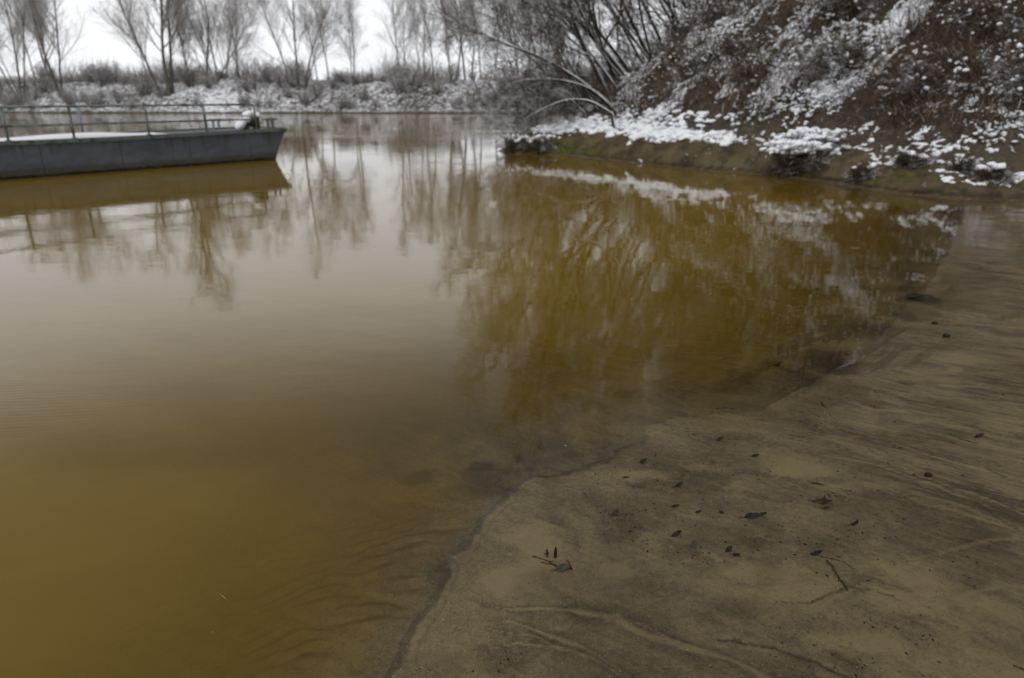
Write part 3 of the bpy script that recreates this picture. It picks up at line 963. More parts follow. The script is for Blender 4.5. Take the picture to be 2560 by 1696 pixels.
near_tree("low willow limb arching out flat above the snowy spit",
          [(px_path([(1530, 285), (1475, 250), (1415, 248), (1350, 275), (1310, 300)], 22), .05),
           (px_path([(1540, 280), (1480, 220), (1400, 198), (1320, 198), (1270, 210)], 22.6), .05)], 305,
          dict(n=(13, 7, 6), len=(1.2, .7, .4), ang=(50, 45, 40)))
near_tree("willow leaning left out of the brush between the trunks and the hill",
          [(px_path([(1790, 190), (1720, 90), (1660, 0)], 26.5, [(-1.1, .2, 1.6), (-.9, .2, 1.6), (-.6, 0, 1.5)]), .08),
           (px_path([(1850, 170), (1800, 80), (1765, 0)], 26.5, [(-.7, .2, 1.6), (-.7, .2, 1.6), (-.4, 0, 1.5)]), .07)], 306)
near_tree("willow on the upper slope at the edge of the open snow field",
          [(px_path([(2010, 110), (1985, 60), (1950, 0)], 24, [(-.6, .2, 1.5), (-.7, .2, 1.5), (-.4, 0, 1.3)]), .075)], 307)

for k, (u0, v0, yy, fan, lab) in enumerate((
        (1560, 262, 24.2, ((-.95, 7.5, .045), (-.75, 8.5, .055), (-.6, 9, .05), (-1.15, 6.5, .04), (-.4, 8, .045)), "fan of slim willow stems leaning left beside the darkest trunk"),
        (1635, 240, 25.6, ((-.8, 8, .05), (-.6, 9, .06), (-.45, 8.5, .05), (-1.0, 7, .04)), "fan of slim willow stems right behind the twin trunks"),
        (1480, 292, 23.2, ((-1.3, 5, .035), (-1.0, 6, .04), (-.75, 6.5, .04), (-1.7, 4.2, .03), (-.5, 6, .035)), "low fan of willow stems spreading over the water from the spit"),
        (1720, 215, 26.4, ((-.7, 8, .05), (-.5, 8.5, .055), (-.9, 7, .045), (-.25, 8, .04)), "fan of willow stems on the ridge above the bare soil"))):
    rf = np.random.default_rng(640 + k)
    b0 = at(u0, v0, yy)
    ps = [(grow(rf, (b0[0] + rf.normal(0, .2), yy + rf.normal(0, .25), zat(b0[0], yy)), (lx, rf.normal(0, .15), 1), h, 14, .045, .022), r) for lx, h, r in fan]
    near_tree(lab, ps, 650 + k, dict(n=(14, 7, 6), len=(2.1, 1.1, .6)))
rt = np.random.default_rng(61)
for k, (u, yy, h) in enumerate(((1690, 27.5, 8.5), (1760, 29, 9), (1850, 27, 8), (1930, 28.5, 8.5), (2040, 26.5, 7.5), (2130, 25, 7), (2230, 25.5, 7), (2330, 23.5, 6.5), (2440, 22.5, 6.5), (2000, 30, 9.5), (2100, 29, 9), (2200, 28, 9), (1880, 31, 9.5), (1960, 26, 8.5), (2060, 24.5, 8.5), (2150, 27, 8.5), (2260, 24, 7.5), (1820, 28.5, 9))):
    X = at(u, 240, yy)[0]
    p = grow(rt, (X, yy, zat(X, yy)), (-.42 + rt.normal(0, .1), -.1, 1), h * 1.1, 14, .05, .01)
    p2 = grow(rt, (X + .3, yy + .2, zat(X, yy)), (-.1 + rt.normal(0, .15), .1, 1), h * .85, 14, .06, .02)
    near_tree("bare willow high on the right slope with its crown above the frame", [(p, .075), (p2, .06)], 330 + k, dict(n=(24, 9, 6)))
# willow scrub around the trunks
SHN = dict(n=(8, 5, 3), len=(1.5, .7, .35), ang=(36, 40, 40), wander=(.12, .16, .18), lift=(.05, .02, 0), seg=(5, 3, 3), k=(3, 3, 3), rr=(.55, .6, .6), rmin=.0065, r0=.018)
SHN['from'] = (.15, .1, .1)
near_shrubs = []
for i, bx_ in enumerate(((-.9, 0, 0), (-.5, 0, 0), (-.7, .2, 0))):
    P = dict(SHN); P['bias'] = np.array(bx_)
    b = make_shrub("willow_shrub", 9, 3.6, 1.0, P, 400 + i, M_BARK, M_TWIG, 4)
    near_shrubs.append(b)
spots = []
for k in range(24):
    u = 1330 + rr.random() * 760
    yy = rr.uniform(26.0, 31.0) if u > 1400 else rr.uniform(22.6, 25.5)
    X = fx(u, yy)
    z0, s0, d0, _ = terrain(np.array([X]), np.array([yy]))
    if d0[0] < 0.5: continue
    spots.append((X, yy, float(z0[0])))
spots += [(.5, 22.4, .2)]
for k in range(6):
    X = rr.uniform(.5, 3.2); yy = 23.2 + X * .6 + rr.uniform(0, 1.6)
    spots.append((X, yy, max(zat(X, yy), 0)))
for k, p in enumerate(spots):
    place(near_shrubs, k % 3, p, rr.uniform(-.6, .6), rr.uniform(.55, 1.1) * (.8 if p[0] < 2.4 else 1),
          "thin-stemmed willow shrub with snowy twigs among the leaning trunks", "shrub", "willow shrubs on the spit")

# ---- bushes and dead growth on the right bank
SHB = dict(n=(9, 5), len=(.42, .22), ang=(50, 45), wander=(.2, .25), lift=(-.03, -.05), seg=(4, 3), k=(3, 3), rr=(.7, .7), rmin=.0045, r0=.009)
SHB['from'] = (.1, .1)
ICO_V = {}


def ico(sub=2):
    if sub not in ICO_V:
        import bmesh
        bm = bmesh.new(); bmesh.ops.create_icosphere(bm, subdivisions=sub, radius=1)
        ICO_V[sub] = (np.array([v.co for v in bm.verts]), np.array([[v.index for v in q.verts] for q in bm.faces]))
        bm.free()
    return ICO_V[sub]


def snow_lumps(centres, sizes, seed, flat=.55, sub=2, head=None, asp=1.0):
    V, Fc = ico(sub)
    rg = np.random.default_rng(seed)
    n = len(centres)
    noise = 1 + rg.normal(0, .13, (n, len(V), 1))
    sc = np.stack([sizes * asp * rg.uniform(.7, 1.5, n), sizes * rg.uniform(.7, 1.2, n), sizes * flat * rg.uniform(.8, 1.4, n)], 1)
    v = V[None] * noise * sc[:, None, :]
    an = rg.uniform(-.9, .9, n) if head is None else head; c, s_ = np.cos(an), np.sin(an)
    x = v[..., 0] * c[:, None] - v[..., 1] * s_[:, None]; y = v[..., 0] * s_[:, None] + v[..., 1] * c[:, None]
    tilt = rg.uniform(-.3, .6, n)
    zc = v[..., 2] + x * np.tan(tilt * .6)[:, None]
    v = np.stack([x, y, zc], -1) + centres[:, None, :]
    f = Fc[None] + (np.arange(n) * len(V))[:, None, None]
    return v.reshape(-1, 3), f.reshape(-1, 3)


brambles = []
for i in range(4):
    b = make_shrub("bramble_bush", 26, .95, 1.1, SHB, 500 + i, M_BRUSH, M_BRUSH, 3)
    rg = np.random.default_rng(520 + i)
    cs = np.stack([rg.normal(0, .42, 60), rg.normal(0, .42, 60), rg.uniform(.1, .75, 60)], 1)
    v, f = snow_lumps(cs, rg.uniform(.012, .05, 60), 530 + i, .7, 1)
    tag(mesh_obj("snow_cap", v, f, M_SNOW, b, True), kind="stuff")
    brambles.append(b)
cnt = 0
for k in range(400):
    X = rr.uniform(3.5, 21); yy = rr.uniform(11.5, 27)
    z0, s0, d0, _ = terrain(np.array([X]), np.array([yy]))
    d0 = d0[0]
    if d0 < 3.0 or d0 > 10 or X < 4.5 + (20 - yy) * .1: continue
    if 3.4 < X < 7 and d0 < 3.4: continue
    if cnt >= 85: break
    cnt += 1
    place(brambles, cnt % 4, (X, yy, float(z0[0])), rr.uniform(0, 6.28), rr.uniform(.7, 1.25),
          "snow-dusted dead bramble bush on the steep right bank", "bush", "dead bushes on the right bank")

# the mass of dead stems and snow clots that covers the slope
g = np.random.default_rng(21)
n = 100000
xs = g.uniform(2, 26, n); ys = g.uniform(11, 32, n)
z0, s0, d0, _ = terrain(xs, ys)
ok = (d0 > 2.4) & (d0 < 12) & (fbm(xs * 1.1, ys * 1.1, 3, 23) > .30)
ok &= ~((d0 < 2.9) & (xs > 3.3) & (xs < 5.6) & (ys < 20.5))
xs, ys, zz = xs[ok], ys[ok], z0[ok]
v1, f1 = brush_mass("", np.stack([xs, ys, zz], 1), .2, .85, .008, 6, None, 1.35, 1)
ns_ = g.uniform(3, 26, 26000); nt_ = g.uniform(11, 31, 26000)
z0, s0, d0, _ = terrain(ns_, nt_)
ok = (d0 > 2.3) & (d0 < 12) & (fbm(ns_ * .7, nt_ * .7, 3, 24) > .50)
ok &= ~((d0 < 2.9) & (ns_ > 3.3) & (ns_ < 5.6) & (nt_ < 20.5))
v3, f3 = brush_mass("", np.stack([ns_[ok], nt_[ok], z0[ok]], 1), .35, 1.5, .013, 8, None, .75, 1, 4, 4)
tag(mesh_obj("undergrowth", v3, f3, M_STALK2), "taller dry brown stalks standing out of the tangle on the right bank", "undergrowth", kind="stuff")
n, MS = 8500, 16
xs = g.uniform(2, 25, n); ys = g.uniform(11, 31, n)
z0, s0, d0, _ = terrain(xs, ys)
clump = fbm((xs * .8 + ys * .5) * .9, (xs * .5 - ys * .8) * 2.0, 4, 25)
ok = (d0 > 2.0) & (d0 < 12) & (clump > .485 + .09 * g.random(n))
ok &= ~((d0 < 2.9) & (xs > 3.3) & (xs < 5.6) & (ys < 20.5))
xs, ys = xs[ok], ys[ok]
n = len(xs)
hd_ = g.uniform(-.2, 1.3, n)
px_, py_, an_, lv_ = [], [], [], []
for k in range(MS):
    live = k < g.integers(3, MS + 1, n)
    px_.append(xs.copy()); py_.append(ys.copy()); an_.append(hd_.copy()); lv_.append(live)
    hd_ = hd_ + g.normal(0, .55, n)
    st_ = g.uniform(.03, .085, n)
    xs = xs + np.cos(hd_) * st_; ys = ys + np.sin(hd_) * st_
hh = np.tile(.26 * g.random(n) ** 1.6, MS)
sc_ = np.tile(g.uniform(.55, 1.35, n), MS)
px_, py_, an_, lv_ = map(np.concatenate, (px_, py_, an_, lv_))
px_, py_, an_, hh, sc_ = px_[lv_], py_[lv_], an_[lv_], hh[lv_], sc_[lv_]
zz = terrain(px_, py_)[0]
v2, f2 = snow_lumps(np.stack([px_, py_, zz + hh + g.normal(0, .015, len(hh))], 1), g.uniform(.018, .045, len(px_)) * sc_, 26, .75, 1, an_, 1.7)
f2q = np.concatenate([f2, f2[:, 2:3]], 1)
tag(mesh_obj("undergrowth", v1, f1, M_BRUSH), "tangle of dead brown stems covering the steep right bank", "undergrowth", kind="stuff")
tag(mesh_obj("snow", v2, f2, M_SNOW, smooth=True), "clots of snow caught in the dead growth of right bank", "snow", kind="stuff")

# snow lying along the spit's shelf and on the muddy foot to the right
cs, sz = [], []
for k in range(5200):
    X = g.uniform(-.3, 6.4); yy = g.uniform(14.5, 23)
    cs.append((X, yy))
cs = np.array(cs)
z0, s0, d0, _ = terrain(cs[:, 0], cs[:, 1])
nz = fbm(cs[:, 0] * 1.6, cs[:, 1] * 1.6, 3, 27)
ok = (d0 > .72 + .5 * fbm(cs[:, 0] * 3, cs[:, 1] * 3, 3, 53)) & (d0 < 2.5) & (cs[:, 0] < 5.6) & (nz > .46)
ok &= ~((cs[:, 0] > 4.6) & (nz < .5))
c3 = np.concatenate([cs[ok], (z0[ok] + .01)[:, None]], 1)
v, f = snow_lumps(c3, g.uniform(.04, .12, len(c3)), 28, .5)
tag(mesh_obj("snow_patch", v, f, M_SNOW, smooth=True), "broad bright snow strip along the low edge of the spit", "snow", kind="stuff")

# tufts where the bank meets the water
SHT = dict(n=(7, 4), len=(.3, .16), ang=(45, 45), wander=(.2, .25), lift=(0, -.02), seg=(3, 3), k=(3, 3), rr=(.7, .7), rmin=.005, r0=.009)
SHT['from'] = (.1, .1)


def tuft(loc, n, h, lumps, seed, label, ls=(.05, .13)):
    b = make_shrub("shore_tuft", n, h, 1.2, SHT, seed, M_BRUSH, M_BRUSH, 3)
    rg = np.random.default_rng(seed)
    cs = np.stack([rg.normal(0, .42 * h, lumps), rg.normal(0, .3 * h, lumps), rg.uniform(.45, .95, lumps) ** .7 * h * .8], 1)
    v, f = snow_lumps(cs, rg.uniform(ls[0], ls[1], lumps), seed + 1)
    tag(mesh_obj("snow_cap", v, f, M_SNOW, b, True), kind="stuff")
    b.location = loc
    tag(b, label, "bush", "tufts at the water's edge")


tuft((.1, 21.9, .05), 70, .62, 40, 601, "dark tuft of stems under snow at the very tip of the spit", (.03, .07))
tuft((.85, 21.5, .1), 60, .55, 34, 602, "snow-capped dark tuft right behind the tip of spit", (.03, .08))
p = on_z(1868 * KF, 400 * KF)
tuft((6.15, 15.1, zat(6.15, 15.1)), 70, .7, 330, 603, "large snow-laden bush hanging over the waterline of the right bank", (.03, .085))
tuft((6.55, 15.4, zat(6.55, 15.4)), 55, .7, 170, 605, "snow-laden bush just right of the one over the waterline", (.03, .08))
for i, (u, v_, sd) in enumerate(((2000, 410, 611), (2230, 400, 612), (2110, 385, 613), (2300, 415, 614))):
    d = ray(u * KF, v_ * KF)
    t = 9.0
    while t < 30:
        q = d * t + np.array([0, 0, CAM_H])
        if q[2] < zat(q[0], q[1]): break
        t += .05
    tuft((q[0], q[1], zat(q[0], q[1])), 40, .32, 5, sd,
         ("mossy tuft with one snow clot above the right waterline", "mossy tuft near the right edge with snow clots on it",
          "small grassy tuft in the middle of the muddy right foot", "lowest grassy tuft at the right edge of the bank")[i], (.03, .09))

# snow spots on the muddy foot
g2 = np.random.default_rng(77)
n = 950
xs, ys = g2.uniform(5.9, 12.5, n), g2.uniform(11.2, 17, n)
z0, s0, d0, _ = terrain(xs, ys)
nz = fbm(xs * 1.7, ys * 1.7, 3, 29)
ok = (d0 > .5) & (d0 < 3.4) & (nz > .50 + .10 * g2.random(n))
xs, ys = xs[ok], ys[ok]; n = len(xs)
hd_ = g2.uniform(-.4, 1.6, n); ln_ = g2.integers(1, 12, n); sc_ = g2.uniform(.5, 1.3, n)
P_ = []
for k in range(13):
    l_ = k < ln_
    P_.append(np.stack([xs[l_], ys[l_], hd_[l_], sc_[l_]], 1))
    hd_ = hd_ + g2.normal(0, 1.0, n); st_ = g2.uniform(.015, .05, n)
    xs = xs + np.cos(hd_) * st_; ys = ys + np.sin(hd_) * st_
P_ = np.concatenate(P_)
zz = terrain(P_[:, 0], P_[:, 1])[0]
v, f = snow_lumps(np.stack([P_[:, 0], P_[:, 1], zz + .012], 1), g2.uniform(.018, .042, len(P_)) * P_[:, 3], 30, .7, 1, P_[:, 2], 1.6)
tag(mesh_obj("snow", v, f, M_SNOW, smooth=True), "scattered small snow spots on the muddy foot of right bank", "snow", kind="stuff")

# pale saplings at the upper right
for i, (u, lab) in enumerate(((2173, "pale thin sapling stem high on the right bank, left of its two neighbours"),
                              (2222, "pale thin sapling stem between two others high on right bank"),
                              (2262, "pale thin sapling stem leaning right, rightmost high on the bank"))):
    d = ray(u * KF, 125 * KF); t = 9.0
    while t < 40:
        q = d * t + np.array([0, 0, CAM_H])
        if q[2] < zat(q[0], q[1]): break
        t += .05
    rgs = np.random.default_rng(700 + i)
    P = dict(SHB); P['len'] = (.6, .3); P['lift'] = (.05, 0); P['from'] = (.5, .1)
    o = make_tree("sapling", [(grow(rgs, (0, 0, -.2), (.1 + .1 * i, 0, 1), 3.4, 9, .05, .02), .017)], P, 710 + i, M_STALK, M_BRUSH, 6)
    o.location = (q[0], q[1], zat(q[0], q[1]))
    tag(o, lab, "sapling", "pale saplings on the right bank")

# ------------------------------------------------------------------ boat
def mat_hull():
    m = N("weathered_hull_paint")
    c = m.coord()
    base = m.mix(m.step(m.noise(m.coord((.5, 1, 1.5)), 1.6, 4), .3, .7), (.068, .080, .104), (.105, .120, .142))
    z = m.n("ShaderNodeSeparateXYZ"); m.t.links.new(c, z.inputs[0]); z = z.outputs["Z"]
    drip = m.noise(m.coord((9, 9, .7)), 1.0, 4, .6)
    top = m.math('MULTIPLY', m.step(z, .25, .72), m.step(drip, .50, .66))
    col = m.mix(m.math('MULTIPLY', top, .8), base, (.045, .047, .020))
    low = m.step(m.math('ADD', z, m.math('MULTIPLY', m.math('SUBTRACT', m.noise(c, 5, 4), .5), .16)), .27, .10)
    col = m.mix(m.math('MULTIPLY', low, .75), col, (.062, .056, .032))
    scum = m.step(m.math('ADD', z, m.math('MULTIPLY', m.math('SUBTRACT', m.noise(c, 11, 4), .5), .12)), .075, .045)
    col = m.mix(scum, col, (.010, .008, .005))
    spots_ = m.step(m.noise(c, 4.2, 2, .4), .70, .76)
    col = m.mix(m.math('MULTIPLY', spots_, .5), col, (.055, .030, .018))
    rs = m.math('MULTIPLY', m.step(m.noise(m.coord((5, 5, .35)), 1.3, 3, .5), .60, .70), m.step(m.noise(c, 1.1, 2), .45, .6))
    col = m.mix(m.math('MULTIPLY', rs, .55), col, (.060, .034, .018))
    sx = m.n("ShaderNodeSeparateXYZ"); m.t.links.new(c, sx.inputs[0])
    seam = m.math('ABSOLUTE', m.math('SUBTRACT', m.math('FRACT', m.math('MULTIPLY', sx.outputs["X"], .62)), .5))
    seam = m.math('SUBTRACT', 1.0, m.step(seam, .004, .016))
    col = m.mix(m.math('MULTIPLY', seam, .45), col, (.040, .038, .030))
    hh = m.math('ADD', m.math('MULTIPLY', m.noise(m.coord((1.2, 1, 1.4)), 1.6, 3), .05), m.math('MULTIPLY', seam, .006))
    m.principled(col, .5, m.bump(hh, 1.0), .4)
    return m.m


def mat_rail(name, paint, moss_amt):
    m = N(name)
    c = m.coord()
    col = m.mix(m.step(m.noise(c, 6, 4), .55 - moss_amt, .75 - moss_amt), paint, (.050, .045, .024))
    col = m.mix(m.step(m.noise(c, 17, 3), .64, .70), col, (.07, .030, .014))
    m.principled(col, .6, None, .4)
    return m.m


M_HULL = mat_hull()
M_GUN = mat_rail("gunwale_paint", (.12, .145, .14), .06)
M_RAIL = mat_rail("mossy_rail_paint", (.17, .20, .195), .10)
M_RAILB = mat_rail("blue_rail_paint", (.18, .235, .275), -.06)
M_DECK = mat_rail("deck_paint", (.10, .125, .135), .02)
M_IRON = mat_plain("olive_iron", (.035, .034, .018), (.085, .070, .026), 14)

bow = np.array([-6.42, 19.36]); aft = np.array([-10.59, 14.4])
dv = unit(np.append(aft - bow, 0))[:2]
boat = empty("work_boat", (bow[0], bow[1], 0), math.atan2(dv[1], dv[0]))
tag(boat, "long grey flat-bowed work boat with pipe railings floating on the left", "boat")
# local frame: +x aft along the near side, -y towards the far side (see sign below)
nrm_ = np.array([-dv[1], dv[0]])
SGN = 1.0 if nrm_[1] > 0 else -1.0          # +1 when local +y is the side away from the camera
BL, BB = 13.0, 1.95


def hull_sec(x):                           # (half width taper, deck height) along the boat
    t = np.clip(1 - x / 4.0, 0, 1)
    deck = .745 + .055 * t
    wid = BB * (1 - .10 * t ** 1.5)
    return deck, wid


def bx_of(u, z, off=0.0):                  # boat x whose near-side point at height z projects to source column u
    lo, hi = -1.0, 13.0
    def proj(x):
        p = np.array([*(bow + dv * x + nrm_ * SGN * off), z - CAM_H])
        dep = p[1] * CP - p[2] * SP
        return 1280 + F_PX * p[0] / dep
    for _ in range(50):
        mid = (lo + hi) / 2
        if proj(mid) > u: lo = mid
        else: hi = mid
    return (lo + hi) / 2


XT, XB = bx_of(714, .80), bx_of(691, .03)
hv, hf = [], []
xs = [-.12, 0.0, .5, 1.2, 2, 3, 4.2, 6, 8, 10, 12, BL]
for i, x in enumerate(xs):
    deck, wid = hull_sec(max(x, 0))
    xb = x if i > 0 else .06
    rk = 0.0 if i > 0 else 0.0
    near_top, far_top = 0.0, wid
    bx0 = xb
    x_top = x if i > 0 else XT
    x_bot = x if i > 1 else XB + (.12 if i == 1 else 0) - (XB - XT) * .18 * (i == 0)
    hv += [(x_top, SGN * near_top, deck), (x_bot, SGN * (near_top + .03), .18), (x_bot + (.15 if i < 2 else 0), SGN * (near_top + .10), -.35),
           (x_bot + (.15 if i < 2 else 0), SGN * (far_top - .10), -.35), (x_bot, SGN * (far_top - .03), .18), (x_top, SGN * far_top, deck)]
ns = len(xs)
for i in range(ns - 1):
    for j in range(5):
        a = i * 6 + j
        hf.append((a, a + 1, a + 7, a + 6))
hf += [tuple(range(6)), tuple(range((ns - 1) * 6, ns * 6))[::-1]]
mesh_obj("hull", np.array(hv), hf, M_HULL, boat)


def strip(name, y0, y1, dz0, dz1, mat, x0=None, x1=BL, wid_rel=False, bev=0):
    s_ = Solid()
    x0 = XT - .02 if x0 is None else x0
    X = [x0, .5, 1.2, 2, 3, 4.2, 6, 9, x1]
    vv = []
    for x in X:
        deck, wid = hull_sec(max(x, 0))
        a, b = (wid + y0, wid + y1) if wid_rel else (y0, y1)
        vv += [(x, SGN * a, deck + dz0), (x, SGN * b, deck + dz0), (x, SGN * b, deck + dz1), (x, SGN * a, deck + dz1)]
    fs = []
    for i in range(len(X) - 1):
        for j in range(4):
            a = i * 4 + j; b = i * 4 + (j + 1) % 4
            fs.append((a, b, b + 4, a + 4))
    fs += [(3, 2, 1, 0), tuple(range((len(X) - 1) * 4, len(X) * 4))]
    s_.poly(vv, fs)
    return s_.build(name, mat, boat)


strip("gunwale", -.035, .075, -.055, .028, M_GUN)
strip("gunwale", -.075, .035, -.055, .028, M_GUN, wid_rel=True)
strip("deck", .078, BB * .90 - .08, -.05, -.012, M_DECK, x0=XT + .04)
s_ = Solid(); s_.box(XT - .045, XT - .012, SGN * .03 if SGN > 0 else -(BB * .9 - .03), SGN * (BB * .9 - .03) if SGN > 0 else -.03, .70, .83)
s_.build("bow_rail", M_GUN, boat)


TOP, MID = 1.44, 1.07
posts = [bx_of(u, .78, .03) for u in (21, 186, 373, 517)]
x_end = bx_of(628, TOP, .03); x_foot = bx_of(648, .85, .03)
r_ = Solid()
r_.pipe([(12.6, SGN * .03, TOP - .02), (8, SGN * .03, TOP - .005), (x_end + .35, SGN * .03, TOP), (x_end, SGN * .03, TOP)] +
        [(x_end - .07 * math.sin(a), SGN * .03, TOP - .07 * (1 - math.cos(a))) for a in (.4, .8, 1.2, 1.5)] +
        [(x_end - .09, SGN * .04, .82)], .024)
r_.build("top_rail", M_RAIL, boat, True)
r_ = Solid(); r_.pipe([(12.6, SGN * .03, MID - .02), (x_end - .12, SGN * .03, MID)], .021); r_.build("middle_rail", M_RAIL, boat, True)
for i, x in enumerate(posts + [posts[0] + 1.55, posts[0] + 3.1]):
    deck, _ = hull_sec(max(x, 0))
    r_ = Solid(); r_.pipe([(x, SGN * .03, deck + .02), (x, SGN * .03, TOP - .01)], .026)
    r_.box(x - .05, x + .05, min(SGN * -.01, SGN * .07), max(SGN * -.01, SGN * .07), deck + .02, deck + .045)
    r_.build("rail_post", M_RAIL if i != 1 else M_RAIL, boat, True)
# far railing, blue, ends in a bent post
fy = BB - .05
xe = bx_of(510, 1.3, fy)
r_ = Solid()
r_.pipe([(12.6, SGN * fy, 1.42), (xe + .2, SGN * fy, 1.42)] + [(xe + .2 - .2 * math.sin(a), SGN * fy, 1.42 - .2 * (1 - math.cos(a))) for a in (.4, .8, 1.2, 1.57)] +
        [(xe, SGN * fy, .78)], .026)
r_.build("top_rail", M_RAILB, boat, True)
for u in (208, 20, -160):
    x = bx_of(u, .8, fy)
    r_ = Solid(); r_.pipe([(x, SGN * fy, .75), (x, SGN * fy, 1.41)], .026)
    r_.box(x - .05, x + .05, min(SGN * (fy - .04), SGN * (fy + .04)), max(SGN * (fy - .04), SGN * (fy + .04)), .755, .785)
    r_.build("rail_post", M_RAILB, boat, True)
# twin-post bitts
for u, off, mt in ((540, BB - .25, M_RAILB), (676, .55, M_GUN)):
    x = bx_of(u, .9, off)
    zb = hull_sec(max(x, 0))[0] - .02
    e = Solid()
    for dx in (-.075, .075):
        e.pipe([(x + dx, SGN * off, zb), (x + dx, SGN * off, zb + .24)], .033, 12)
    e.box(x - .19, x + .19, min(SGN * (off - .045), SGN * (off + .045)), max(SGN * (off - .045), SGN * (off + .045)), zb + .24, zb + .285)
    e.build("mooring_bitt", mt, boat)
# bow winch under snow
xw = bx_of(628, .85, .35)
zb = hull_sec(xw)[0] - .02
wn = Solid()
for dx in (-.16, .16):
    wn.box(xw + dx - .018, xw + dx + .018, min(SGN * .2, SGN * .52), max(SGN * .2, SGN * .52), zb, zb + .36)
wn.box(xw - .22, xw + .22, min(SGN * .16, SGN * .56), max(SGN * .16, SGN * .56), zb - .005, zb + .03)
winch = wn.build("bow_winch", M_IRON, boat)
dr = Solid(); dr.pipe([(xw - .14, SGN * .36, zb + .22), (xw + .14, SGN * .36, zb + .22)], .11, 16)
dr.build("drum", M_IRON, winch, True)
ax = Solid(); ax.pipe([(xw - .24, SGN * .36, zb + .22), (xw + .30, SGN * .36, zb + .22), (xw + .30, SGN * .30, zb + .08), (xw + .38, SGN * .30, zb + .08)], .018, 8)
ax.build("crank", M_IRON, winch, True)


def blob_mesh(parts, seed, name, parent):
    V, Fc = ico()
    rg = np.random.default_rng(seed)
    vs, fs = [], []
    for (c, sx, sy, sz, tilt) in parts:
        v = V * (1 + rg.normal(0, .05, (len(V), 1)))
        v = np.sign(v) * np.abs(v) ** .8 * np.array([sx, sy, sz])
        ct, st = math.cos(tilt), math.sin(tilt)
        v = np.stack([v[:, 0] * ct - v[:, 2] * st, v[:, 1], v[:, 0] * st + v[:, 2] * ct], 1) + np.array(c)
        fs.append(Fc + len(V) * len(vs)); vs.append(v)
    o = mesh_obj(name, np.concatenate(vs), np.concatenate(fs), M_SNOW, parent, True)
    md = o.modifiers.new("round", 'SUBSURF'); md.levels = md.render_levels = 1
    return o


blob_mesh([((xw + .03, SGN * .34, zb + .43), .17, .17, .085, -.15), ((xw + .33, SGN * .27, zb + .19), .20, .17, .10, -.85), ((xw + .17, SGN * .27, zb + .28), .12, .15, .08, -.2),
           ((xw - .20, SGN * .36, zb + .36), .075, .11, .12, .5), ((xw - .25, SGN * .36, zb + .24), .05, .10, .09, .2)], 5, "snow_cap", winch)
# snow on the deck: a thick strip with a soft edge
x0, x1 = bx_of(432, .85, .3), bx_of(60, .80, .3)
gx = np.linspace(x0, 12.0, 60); gy = np.linspace(.10, BB * .9 - .12, 14)
GX, GY = np.meshgrid(gx, gy, indexing='ij')
hgt = .075 * sstep(0, 1.6, GX - x0) * (1 - .8 * sstep(x1 - 1.5, x1 + .6, GX)) * sstep(0, .12, GY - .08) * sstep(0, .2, BB * .9 - .08 - GY)
hgt = hgt * (.85 + .4 * fbm(GX * 1.2, GY * 1.2, 3, 7))
dk_ = np.vectorize(lambda a: hull_sec(max(a, 0))[0])(GX)
vv = np.stack([GX, SGN * GY, dk_ - .012 + .012 + hgt], -1).reshape(-1, 3)
vb = np.stack([GX, SGN * GY, dk_ - .008], -1).reshape(-1, 3)
ny = len(gy)
a = (np.arange(len(gx) - 1)[:, None] * ny + np.arange(ny - 1)[None]).ravel()
ft = np.stack([a, a + 1, a + ny + 1, a + ny], 1)
o = mesh_obj("snow_strip", np.concatenate([vv, vb]), np.concatenate([ft, ft[:, ::-1] + len(vv)]), M_SNOW, smooth=True)
o.location = boat.location; o.rotation_euler = boat.rotation_euler
tag(o, "long white strip of fresh snow lying on the boat's deck behind the railing", "snow")

# ------------------------------------------------------------------ leaves, twigs and pebbles on the beach
def mat_leaf(name, a, b):
    m = N(name)
    c = m.coord()
    col = m.mix(m.step(m.noise(c, 60, 4), .35, .65), a, b)
    m.principled(col, .6, m.bump(m.noise(c, 150, 3), .002), .15)
    return m.m


M_LEAF_K = mat_leaf("black_wet_leaf", (.008, .007, .006), (.026, .020, .015))
M_LEAF_B = mat_leaf("brown_wet_leaf", (.020, .011, .007), (.055, .032, .018))
M_LEAF_G = mat_leaf("grey_leaf", (.028, .025, .021), (.060, .054, .045))
M_TWIGW = mat_leaf("wet_twig", (.014, .010, .008), (.05, .032, .022))


